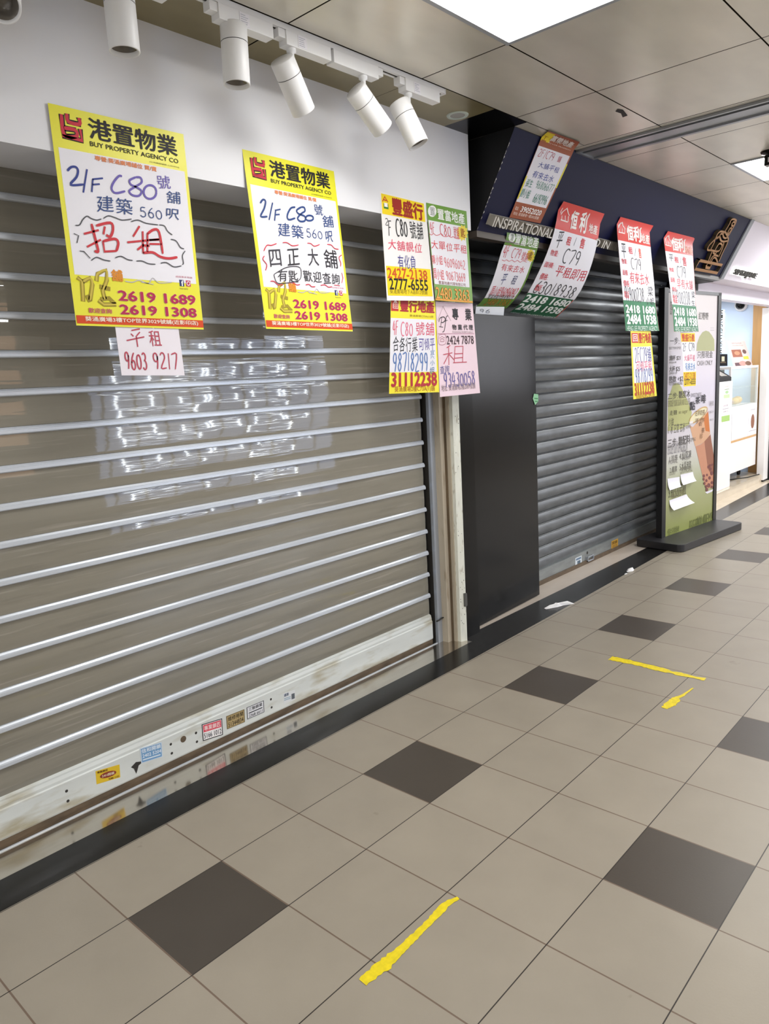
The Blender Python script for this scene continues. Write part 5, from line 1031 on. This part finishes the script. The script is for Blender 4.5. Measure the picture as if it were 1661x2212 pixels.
# things on the counter
q = thing('payment_terminal', 'black payment terminal on the white pay desk beside the menu stand', 'terminal', (7.5, .55, 1.243))
p = MB(); p.prism_x([(.49, 1.243), (.49, 1.285), (.62, 1.37), (.66, 1.37), (.66, 1.243)], 7.31, 7.685, M_blkm); p.build('body', parent=q)
p = MB(); p.add([(7.42,.5085,1.3005),(7.62,.5085,1.3005),(7.6,.585,1.351),(7.44,.585,1.351)], [(0,1,2,3)], mat('screen_grey', '9a9690', rough=.2)); p.build('screen', parent=q)
def card(name, label, cat, P4, base, marks, group=None, thick=0.004):
    """thin printed card given by four corners tl,tr,br,bl; marks in uv"""
    P4 = [Vector(p) for p in P4]; n = (P4[1]-P4[0]).cross(P4[3]-P4[0]).normalized()
    if n.dot(cam.location - P4[0]) < 0: n = -n
    mb = MB()
    def uv(u, v, off=0.0): return P4[0].lerp(P4[1], u).lerp(P4[3].lerp(P4[2], u), v) + n*off
    f = [uv(0,0), uv(1,0), uv(1,1), uv(0,1)]; bk = [p - n*thick for p in f]
    mb.add(f+bk, [(0,3,2,1),(4,5,6,7),(0,1,5,4),(1,2,6,5),(2,3,7,6),(3,0,4,7)], paper(base))
    for i, (kind, dat, col, u0, v0, u1, v1) in enumerate(marks):
        off = 0.0004 + 0.00012*i
        if kind == 'R': mb.add([uv(u0,v0,off), uv(u1,v0,off), uv(u1,v1,off), uv(u0,v1,off)], [(0,3,2,1)], ink(col))
        elif kind == 'O': mb.add([uv((u0+u1)/2+(u1-u0)/2*math.cos(k*.524), (v0+v1)/2+(v1-v0)/2*math.sin(k*.524), off) for k in range(12)], [tuple(range(12))], ink(col))
        else:
            vs, fs, bb = glyphs(dat, 0.012)
            mb.add([uv(u0+(x-bb[0])/(bb[2]-bb[0])*(u1-u0), v1-(y-bb[1])/(bb[3]-bb[1])*(v1-v0), off+dz) for x, y, dz in vs], fs, ink(col))
    return tag(mb.build(name, origin=(P4[2]+P4[3])/2), label, cat, group)
card('display_sign', 'pink easel sign with a food photo, leaning on top of the glass display case', 'sign', [(7.93,.62,1.672),(8.55,.62,1.676),(8.70,.57,1.393),(8.02,.57,1.393)], 'e6ccc8',
  [('T','NEW FLAVOUR','a08080',.2,.06,.75,.11), ('T','chocolate bread','a89090',.2,.15,.8,.19), ('R',None,'9a5a44',.08,.34,.6,.64), ('O',None,'c88868',.2,.40,.5,.56), ('O',None,'6a4a48',.66,.34,.88,.52), ('R',None,'e4d040',.62,.62,.9,.74), ('R',None,'5a4048',.08,.86,.4,.99), ('O',None,'c89088',.3,.8,.7,1.0), ('O',None,'7a5a4a',.62,.82,.95,1.0)])
card('framed_notice', 'small black framed notice on the shop wall beside the vertical letters', 'notice', [(8.90,1.035,1.548),(8.90,.922,1.541),(8.90,.918,1.40),(8.90,1.035,1.405)], '1a1a1c',
  [('R',None,'c8c4a8',.42,.2,.72,.62), ('R',None,'6a5a48',.3,.66,.85,.76)])
card('leaflet', 'upper leaflet with a small green picture on the front of the pay desk', 'leaflet', [(7.40,.4775,1.205),(7.60,.4775,1.21),(7.612,.4775,1.062),(7.41,.4775,1.065)], 'ece6e2', [('T','MEMBER','b09a90',.2,.08,.85,.16), ('R',None,'8a9a80',.15,.3,.9,.36), ('O',None,'9ab88a',.25,.42,.8,.65), ('R',None,'b4cc9c',.05,.7,.95,.97)], thick=.001)
card('leaflet', 'lower leaflet with a bright green foot on the front of the pay desk', 'leaflet', [(7.345,.4775,1.02),(7.615,.4775,1.022),(7.63,.4775,.817),(7.36,.4775,.82)], 'ece4e4', [('T','CLUB CARD','a090a0',.2,.1,.8,.2), ('R',None,'a8a0a8',.15,.3,.85,.34), ('T','JOIN US','9a9298',.2,.42,.8,.52), ('R',None,'98b868',.02,.68,.98,.99)], thick=.001)
wl = thing('wall_lettering', 'vertical line of small backlit dark letters on the pale blue shop wall', 'sign', (8.9, 1.02, 1.55))
for ci, ch in enumerate('MINGCHAYUM'):
    vs, fs, bb = glyphs(ch, 0.03)
    for off, mm, k, nm in ((.004, M_halo, 1.5, 'letter_backlight'), (.012, MATS['dark_letter'], 1.0, 'letter')):
        q = MB(); q.add([(8.904-off-dz, 1.008-((y-bb[1])/(bb[3]-bb[1])-.5)*.055*k, 2.075-.053*ci-(x-bb[0])/(bb[2]-bb[0])*.044) for x, y, dz in vs], fs, mm); q.build(nm, parent=wl)
q = thing('security_camera', 'white dome security camera with black ball high on the tea shop wall', 'security camera', (8.9, .777, 2.112))
p = MB(); p.lathe([(0, 0), (.075, 0), (.075, .02), (.055, .04)], (8.904, .777, 2.112), (-1, 0, 0), M_wgloss); p.build('base', parent=q)
p = MB(); p.ball((8.862, .777, 2.112), .035, .045, .042, M_blk); p.build('dome', parent=q)
q = MB(); q.tube([(8.70, .455, .094), (8.4, .5, .094), (8.0, .7, .094), (7.75, .8, .094)], .006, M_blkm, 6); tag(q.build('power_cord', origin=(8.3, .6, .09)), 'thin dark cord on the step under the tea shop counter', 'cord')

# ------------------------------------------------------------ posters
LABELS = {
 'A': 'largest yellow framed poster at far left, two big red characters inside a black wavy line',
 'B': 'second yellow framed poster from the left, black handwriting inside a red wavy line',
 'A2': 'small plain white paper with a red handwritten phone number, hanging under the largest yellow poster',
 'C': 'yellow headed poster touching the left side of the green framed poster on the white bulkhead',
 'D': 'green framed poster at the right end of the white bulkhead, above the pink poster',
 'E': 'bright yellow framed poster with a big red phone number, hanging beside the pink poster',
 'F': 'pale pink poster with one large red character, hanging in front of the white door trim',
 'G': 'brown framed poster on the navy sign, its top edge folded onto the ceiling',
 'H': 'green framed poster curling inwards below the white raised letters of the navy sign',
 'H2': 'white paper corner showing between the green curling poster and the top of the black board',
 'I': 'red headed poster with green foot, curling inwards above the black board',
 'J': 'middle red headed poster with a green foot, hanging straight in front of the galvanised shutter',
 'K': 'narrow yellow poster with a red phone number, taped under the middle red headed poster',
 'M': 'rightmost red headed poster with a green foot, hanging partly in front of the menu stand',
 'N': 'narrow white and yellow poster taped under the rightmost red headed poster, before the menu stand'}
def make_sheet(key, name, label, cat, shift=(0, 0, 0), group=None):
    d = SHEETS[key]; sh = Vector(shift)
    s = Sheet([Vector(p)+sh for p in d['L']], [Vector(p)+sh for p in d['R']], d['t'])
    items = list(d['items'])
    if key == 'B': items = SHEETS['A']['items'][:BUY_ITEMS] + items
    mb = MB(); s.rect(mb, 0, 0, 1, 1, 0.0, paper(d['base']), 4); s.rect(mb, 0, 0, 1, 1, -0.0006, paper('dfdcd8'), 4)
    s.paint(mb, items, random.Random(sum(map(ord, key))))
    o = mb.build(name, origin=(s.L[-1]+s.R[-1])/2)
    return tag(o, label, cat, group), s
for key in 'A B A2 C D E F G H H2 I J K M N'.split():
    make_sheet(key, 'rental_poster', LABELS[key], 'poster', group=None)

# ------------------------------------------------------------ menu stand
ms = thing('menu_stand', 'tall freestanding drink menu board with green print and black base beside the galvanised shutter', 'menu board', (5.35, 0.1, 0))
ax = Vector((0.9932, -0.1166, 0)); ay = Vector((0.1166, 0.9932, 0)); az = Vector((0, 0, 1))
BL = Vector((5.0561, 0.16046, 0)); BW = 0.8385
def base_outline(x0, x1, y0, y1, rd):
    pts = []
    for cx, cy, a0 in ((x1-rd, y0+rd, -90), (x1-rd, y1-rd, 0), (x0+rd, y1-rd, 90), (x0+rd, y0+rd, 180)):
        for i in range(7):
            a = math.radians(a0 + 15*i); p = BL + ax*(cx+rd*math.cos(a)) + ay*(cy+rd*math.sin(a)); pts.append((p.x, p.y))
    return pts
q = MB(); q.prism_z(base_outline(-0.20, 0.90, -0.25, 0.155, 0.05), 0.004, 0.062, mat('black_base', '242326', rough=0.42)); q.build('base', parent=ms, bevel=0.006)
q = MB(); fr = mat('black_frame', '131315', rough=0.4)
o = BL - ay*0.008
q.obox(o - ax*0.062 + az*0.062, ax, ay, az, 0.060, 0.05, 1.975, fr)
q.obox(o + ax*(BW+0.002) + az*0.062, ax, ay, az, 0.055, 0.05, 1.965, fr)
q.obox(o - ax*0.003 + az*2.004, ax, ay, az, BW+0.06, 0.05, 0.026, mat('grey_frame_top', '5a5a5c', rough=0.4, metal=0.3))
q.build('frame', parent=ms)
q = MB(); q.obox(BL + ay*0.004 + az*0.062, ax, ay, az, BW, 0.03, 1.945, fr); q.build('back', parent=ms)
d = SHEETS['MB']; s = Sheet(d['L'], d['R'], d['t']); mb = MB()
# print with a vertical pale-to-green tint
m = bpy.data.materials.new('menu_print'); m.use_nodes = True; nt = m.node_tree; bs = nt.nodes['Principled BSDF']; bs.inputs['Roughness'].default_value = 0.3
tc = nt.nodes.new('ShaderNodeTexCoord'); sp_ = nt.nodes.new('ShaderNodeSeparateXYZ'); nt.links.new(tc.outputs['Object'], sp_.inputs[0])
cr = nt.nodes.new('ShaderNodeValToRGB'); mr = nt.nodes.new('ShaderNodeMapRange'); mr.inputs[2].default_value = 2.0
nt.links.new(sp_.outputs['Z'], mr.inputs[0]); nt.links.new(mr.outputs[0], cr.inputs[0]); nt.links.new(cr.outputs[0], bs.inputs['Base Color'])
e = cr.color_ramp.elements; e[0].position = 0.03; e[0].color = s2l('92994c'); e[1].position = 0.9; e[1].color = s2l('dfd6d6')
for ps, cc in ((0.12, '9da06a'), (0.22, 'a4a87c'), (0.31, 'c2c2b2'), (0.42, 'd2ccd0'), (0.62, 'd6cedc')):
    el = cr.color_ramp.elements.new(ps); el.color = s2l(cc)
s.rect(mb, 0, 0, 1, 1, 0.0, m, 1); s.paint(mb, d['items'], random.Random(5))
mb.build('menu_print', parent=ms)
def patch(pts, lab, curl=0.0):
    P4 = [BL + ax*a + az*z - ay*0.0035 for a, z in pts]; mb = MB(); n = 6; vs = []
    for j in range(n+1):
        f = j/n
        for i in range(n+1):
            u = i/n; p = P4[0].lerp(P4[1], u).lerp(P4[3].lerp(P4[2], u), f)
            vs.append(p - ay*(curl*f**3 + 0.006*f*f))
    fs = [(j*(n+1)+i, (j+1)*(n+1)+i, (j+1)*(n+1)+i+1, j*(n+1)+i+1) for j in range(n) for i in range(n)]
    mb.add(vs, fs, paper('eceaf2'), True); tag(mb.build('paper_patch', origin=P4[3]), lab, 'paper')
patch([(.028,.542),(.227,.532),(.221,.452),(.036,.446)], 'left white paper patch of the upper pair stuck on the menu stand', .012)
patch([(.242,.548),(.457,.545),(.480,.466),(.252,.460)], 'right white paper patch of the upper pair stuck on the menu stand', .015)
patch([(.063,.358),(.351,.368),(.425,.287),(.073,.276)], 'lowest and widest white paper patch, curling off the green part of the menu stand', .03)

# ------------------------------------------------------------ ceiling light panels
for nm, x0, x1, lab in (('ceiling_light', .965, 1.655, 'large square light panel in the ceiling at the top of the photo'), ('ceiling_light', 4.085, 4.72, 'smaller looking square light panel farther along the ceiling at the right edge')):
    y0, y1 = -1.235, -0.585; t_ = thing(nm, lab, 'ceiling light', ((x0+x1)/2, (y0+y1)/2, ZC), 'square ceiling light panels')
    q = MB(); f = .018
    for a_ in ((x0, x1, y0, y0+f), (x0, x1, y1-f, y1), (x0, x0+f, y0+f, y1-f), (x1-f, x1, y0+f, y1-f)): q.box(a_[0], a_[1], a_[2], a_[3], ZC-.006, ZC+.02, M_rim)
    q.build('frame', parent=t_)
    q = MB(); q.quad((x0+f, y0+f, ZC-.001), (x0+f, y1-f, ZC-.001), (x1-f, y1-f, ZC-.001), (x1-f, y0+f, ZC-.001), M_emit); q.build('diffuser', parent=t_)

# ------------------------------------------------------------ slot air vent across the ceiling
vt = thing('air_vent', 'long grey metal slot air vent running across the ceiling', 'air vent', (3.155, -2.2, ZC))
q = MB(); M_vent = mat('vent_metal', '9a9da2', rough=.35, metal=.6)
for x0, x1, z in ((3.05, 3.062, -.012), (3.112, 3.138, -.008), (3.152, 3.238, -.004), (3.238, 3.262, -.012)): q.box(x0, x1, -4.6, -.13, ZC+z, ZC+.01, M_vent)
q.box(3.05, 3.262, -.13, -.118, ZC-.012, ZC+.01, M_vent); q.build('frame', parent=vt)
q = MB(); q.box(3.05, 3.26, -4.6, -.13, ZC+.012, ZC+.018, M_blkm); q.build('slot', parent=vt)
for x0, x1 in ((3.068, 3.078), (3.086, 3.096), (3.142, 3.147)):
    q = MB(); q.box(x0, x1, -4.6, -.13, ZC-.004, ZC+.012, M_vent); q.build('slat', parent=vt)

# ------------------------------------------------------------ small ceiling fittings
q = thing('ceiling_sensor', 'round dark sensor fitting on the ceiling above the farther light panel', 'sensor', (4.0, -.80, ZC))
p = MB(); p.lathe([(0, 0), (.055, 0), (.05, .012), (.02, .02), (.02, .022)], (4.0, -.83, ZC), (0, 0, -1), M_blk); p.build('base', parent=q)
p = MB(); p.box(3.985, 4.04, -.86, -.80, ZC-.075, ZC-.02, M_blk); p.box(3.98, 3.986, -.852, -.842, ZC-.06, ZC-.035, M_label); p.box(3.98, 3.986, -.832, -.82, ZC-.06, ZC-.035, M_label); p.build('body', parent=q)
TS = [(2.619,-.555,ZC-.001),(2.65,-.566,ZC-.001),(2.742,-.547,ZC-.001),(2.75,-.519,ZC-.001),(2.69,-.538,ZC-.001),(2.643,-.532,ZC-.001)]
q = MB(); q.add(TS, [(0, 1, 2, 3, 4, 5)], M_blkm)
tag(q.build('tape_scrap', origin=(2.68, -.53, ZC)), 'small black tape scrap on a ceiling panel before the slot vent', 'tape')
q = thing('downlight', 'small round recessed downlight in the ceiling strip beside the navy sign', 'downlight', (2.10, -.035, ZC))
p = MB(); p.lathe([(.034, .002), (.048, .004), (.05, 0)], (2.10, -.035, ZC), (0, 0, -1), M_case); p.build('rim', parent=q)
p = MB(); p.disc((2.10, -.035, ZC-.0015), (0, 0, -1), .036, mat('clear_cover', '8b887e', rough=.15)); p.build('cover', parent=q)

# ------------------------------------------------------------ spotlight track
tk = MB(); tk.box(-1.2, 1.808, -.187, -.153, ZC-.018, ZC-.0005, M_wgloss); tk.box(-1.2, 1.80, -.174, -.166, ZC-.0185, ZC-.017, M_dark)
tk.box(1.806, 1.812, -.188, -.152, ZC-.021, ZC-.0005, M_wgloss)
tag(tk.build('light_track', bevel=0.0, origin=(.3, -.17, ZC)), 'white straight lighting track fixed under the ceiling along the white bulkhead', 'track')
Z0 = ZC-.018
def spot(x0, x1, xs, d, lab, top=None, sticker=True, L=.172):
    """adapter box from x0 to x1, lamp hung at xs, pointing along d"""
    t_ = thing('track_spotlight', lab, 'spotlight', ((x0+x1)/2, -.17, Z0), 'white cylinder spotlights on the track')
    q = MB(); q.box(x0, x1, -.19, -.15, Z0-.045, Z0-.001, M_wgloss); ad = q.build('adapter', parent=t_, bevel=.002)
    q = MB(); cx = x0 if abs(xs-x0) < abs(xs-x1) else x1; sg_ = -1 if cx == x0 else 1
    q.box(min(cx, cx+sg_*.03), max(cx, cx+sg_*.03), -.186, -.154, Z0-.028, Z0-.001, M_wgloss); q.build('connector', parent=t_, bevel=.002)
    if sticker:
        lx = xs+.015 if cx == x0 else x0+.02
        q = MB(); q.box(lx, lx+.038, -.1912, -.1902, Z0-.041, Z0-.004, M_label)
        for k in range(5): q.box(lx+.004, lx+.004+random.uniform(.012, .03), -.1916, -.1912, Z0-.036+k*.006, Z0-.034+k*.006, ink('b9bac6'))
        q.build('sticker', parent=t_)
    d = Vector(d).normalized(); zb = Z0-.045
    vertical = d.z < -.99
    top = Vector(top) if top else Vector((xs, -.17, zb-.004))
    q = MB()
    if vertical: q.lathe([(0, 0), (.02, 0), (.02, .02)], (xs, -.17, zb+.004), (0, 0, -1), M_wgloss)
    else:
        q.lathe([(.016, 0), (.016, .012), (.009, .016), (.009, .05)], (xs, -.17, zb+.002), (0, 0, -1), M_wgloss, 20)
        q.ball((xs, -.17, zb-.045), .012, .012, .012, M_wgloss)
    q.build('stem', parent=t_)
    rd = .0415
    q = MB(); q.lathe([(0, 0), (rd-.003, 0), (rd, .003), (rd, .052)], top, d, M_wgloss, 40); q.build('head_cap', parent=t_)
    q = MB(); q.lathe([(rd-.002, .0515), (rd-.002, .0545)], top, d, M_dark, 40); q.build('joint_ring', parent=t_)
    q = MB(); q.lathe([(rd, .054), (rd, L-.002), (rd-.001, L), (rd-.004, L), (rd-.006, L-.012)], top, d, M_wgloss, 40); q.build('body', parent=t_)
    q = MB(); q.lathe([(rd-.006, L-.012), (.026, L-.02), (.022, L-.035), (0, L-.035)], top, d, M_lens, 32); q.build('lens', parent=t_)
spot(-.15, .07, .095, (-.32, -.62, -.62), 'leftmost spotlight on the track, tipped so its dark face shows at the top left corner', top=(.090, -.105, 2.487), sticker=False)
spot(.30, .52, .372, (0, 0, -1), 'second spotlight from the left, hanging straight down, its top cut off by the photo', top=(.372, -.17, 2.548))
spot(.69, .90, .752, (-.03, 0, -1), 'third spotlight from the left, hanging straight down with a joint line in view', top=(.756, -.17, 2.553))
spot(.955, 1.157, .99, (.106, .028, -.124), 'fourth spotlight from the left, tilted to the right above the second yellow poster', top=(.945, -.17, 2.505))
spot(1.17, 1.40, 1.335, (.126, -.009, -.106), 'fifth spotlight from the left, most strongly tilted, left of the last one', top=(1.289, -.17, 2.492), sticker=False)
spot(1.555, 1.768, 1.59, (.044, -.052, -.15), 'rightmost spotlight on the track with its open lower end showing', top=(1.529, -.17, 2.501))

# ------------------------------------------------------------ tape, litter and stickers
def tape(pts, w0, lab, seed):
    rg = random.Random(seed); mb = MB(); P = [Vector((x, y, 0.0012)) for x, y in pts]; vs = []
    N_ = 40; tot = sum((P[i+1]-P[i]).length for i in range(len(P)-1)); cen = []
    for k in range(N_+1):
        s_ = tot*k/N_
        for i in range(len(P)-1):
            l_ = (P[i+1]-P[i]).length
            if s_ <= l_ or i == len(P)-2: cen.append(P[i].lerp(P[i+1], min(1, s_/l_))); break
            s_ -= l_
    ws = [w for _, w in w0]; tt = [t for t, _ in w0]
    for k, c in enumerate(cen):
        f = k/N_; w_ = ws[-1]
        for a_ in range(len(tt)-1):
            if tt[a_] <= f <= tt[a_+1]: w_ = ws[a_]+(ws[a_+1]-ws[a_])*(f-tt[a_])/(tt[a_+1]-tt[a_])
        dv = (cen[min(k+1, N_)]-cen[max(k-1, 0)]).normalized(); nv = Vector((-dv.y, dv.x, 0))
        vs += [c+nv*(w_/2*rg.uniform(.75, 1.1)), c-nv*(w_/2*rg.uniform(.75, 1.1))]
    mb.add(vs, [(2*k, 2*k+1, 2*k+3, 2*k+2) for k in range(N_)], M_tape)
    tag(mb.build('floor_tape', origin=P[0]), lab, 'tape', 'yellow tape strips on the floor')
tape([(.255, -.992), (.33, -.998), (.42, -.998), (.52, -.994), (.60, -.988), (.640, -1.0)], [(0, .030), (.18, .042), (.35, .030), (.6, .020), (.85, .028), (1, .012)], 'longest yellow tape strip, lying diagonal at the bottom of the photo', 1)
tape([(2.528, -.562), (2.533, -.70), (2.526, -.82), (2.520, -.95), (2.526, -1.03)], [(0, .058), (.3, .050), (.62, .048), (.66, .018), (.75, .046), (.9, .022), (1, .040)], 'yellow tape strip lying across the tiles at the right, the one nearer the menu stand', 2)
tape([(2.128, -.995), (2.20, -1.004), (2.255, -1.0), (2.30, -1.012), (2.40, -1.020)], [(0, .030), (.2, .046), (.42, .040), (.5, .022), (.7, .012), (1, .008)], 'short torn yellow tape scrap on the floor below the cross-lying strip', 3)
def litter(pts, lab, name, h=.016, material=None):
    q = MB(); n = len(pts); cx = sum(p[0] for p in pts)/n; cy = sum(p[1] for p in pts)/n
    q.add([(x, y, .001) for x, y in pts] + [(cx, cy, h+.006)] + [(cx+(x-cx)*.6, cy+(y-cy)*.6, h*(.5+.5*((i*7) % 3))) for i, (x, y) in enumerate(pts)],
          [(i, (i+1) % n, n+1+(i+1) % n, n+1+i) for i in range(n)] + [(n+1+i, n+1+(i+1) % n, n) for i in range(n)], material or M_tissue)
    tag(q.build(name, origin=(cx, cy, 0)), lab, 'litter')
litter([(3.05,.105),(3.09,.085),(3.12,.068),(3.17,.055),(3.24,.012),(3.245,.02),(3.20,.062),(3.17,.10),(3.13,.095),(3.10,.118),(3.06,.125)], 'crumpled white tissue on the black granite strip before the black board', 'tissue')
litter([(4.10,.055),(4.14,.03),(4.18,.035),(4.17,.06),(4.13,.07)], 'white scrap of paper on the black strip before the menu stand', 'paper_scrap')
litter([(4.03,.04),(4.06,.03),(4.07,.04),(4.05,.05)], 'tiniest grey scrap of paper beside the white one on the black strip', 'paper_scrap', .002)
def bar_sticker(x0, x1, z0, z1, base, marks, lab, y=.3135, sk=-.012, border=None):
    z0b = z0 + sk*0; P4 = [(x0, y, z1), (x1, y, z1+sk), (x1-.003, y, z0+sk), (x0-.002, y, z0)]
    m_ = ([('R', None, border, 0, 0, 1, 1), ('R', None, base, .04, .05, .96, .95)] if border else []) + marks
    card('sticker', lab, 'sticker', P4, base, m_, thick=.0008)
bar_sticker(.240, .331, .075, .125, 'd9b62a', [('O', None, '8a3a2a', .15, .28, .85, .74), ('T', '24H開鎖', 'e8d8c0', .24, .40, .76, .62), ('T', '專業鎖匠', '5a2a1a', .06, .06, .5, .22), ('T', '9288 1122', '5a2a1a', .5, .80, .95, .94)], 'yellow sticker with a dark red burst on the left part of the shutter bottom bar', sk=-.014)
bar_sticker(.417, .508, .077, .137, '6f9ac4', [('T', '信和開鎖', 'e8eef4', .06, .08, .94, .36), ('T', '2402 5204', 'e8eef4', .08, .44, .94, .66), ('R', None, 'd4dee8', .08, .76, .9, .84)], 'blue sticker on the shutter bottom bar right of the yellow burst one', border='c8d4e0')
bar_sticker(.689, .787, .053, .125, 'ece8e8', [('R', None, 'd8485a', .06, .08, .94, .5), ('T', '專業鎖匠', 'f0dada', .1, .14, .9, .44), ('T', '5166 1012', '2a2a38', .07, .58, .93, .88)], 'red and white sticker with black border on the shutter bottom bar', border='2a2a2e')
bar_sticker(.808, .901, .056, .113, 'b09a6c', [('T', '維修捲閘', '2c2418', .08, .1, .92, .46), ('T', '51344834', '2c2418', .08, .54, .92, .9)], 'tan sticker with black lettering beside the red and white one on the bottom bar', border='6a5a3a', sk=-.004)
bar_sticker(.913, 1.006, .058, .112, 'dcdce0', [('T', '三聯鎖業', '26262c', .1, .1, .9, .4), ('R', None, '33343c', .1, .5, .9, .58), ('T', '2368 6611', '2c2d35', .1, .66, .9, .9)], 'white sticker with black border, last of the tight row on the bottom bar', border='4a4a50', sk=-.002)
bar_sticker(1.115, 1.184, .054, .100, 'd6d8da', [('T', '通渠', '3a4a6a', .05, .05, .45, .35), ('R', None, '7a9ab0', .05, .5, .6, .56), ('R', None, '7a9ab0', .05, .66, .6, .72), ('R', None, '5a5f66', .68, .3, .95, .85)], 'pale sticker standing apart at the right on the shutter bottom bar', sk=-.006)
bar_sticker(4.60, 4.72, .022, .09, 'c89a3a', [('T', '開鎖', '5a3a14', .1, .1, .9, .5), ('R', None, '5a3a14', .1, .6, .9, .66), ('R', None, '5a3a14', .1, .76, .9, .82)], 'small orange sticker low on the galvanised shutter beside the menu stand', y=.4065, sk=0)
bar_sticker(4.0, 4.10, .01, .082, 'd8dfe4', [('R', None, '6a8098', .1, .1, .9, .3), ('R', None, '5a6a78', .3, .4, .8, .8)], 'pale blue sticker on the bottom bar of the galvanised shutter, left of the latch', y=.4065, sk=0)
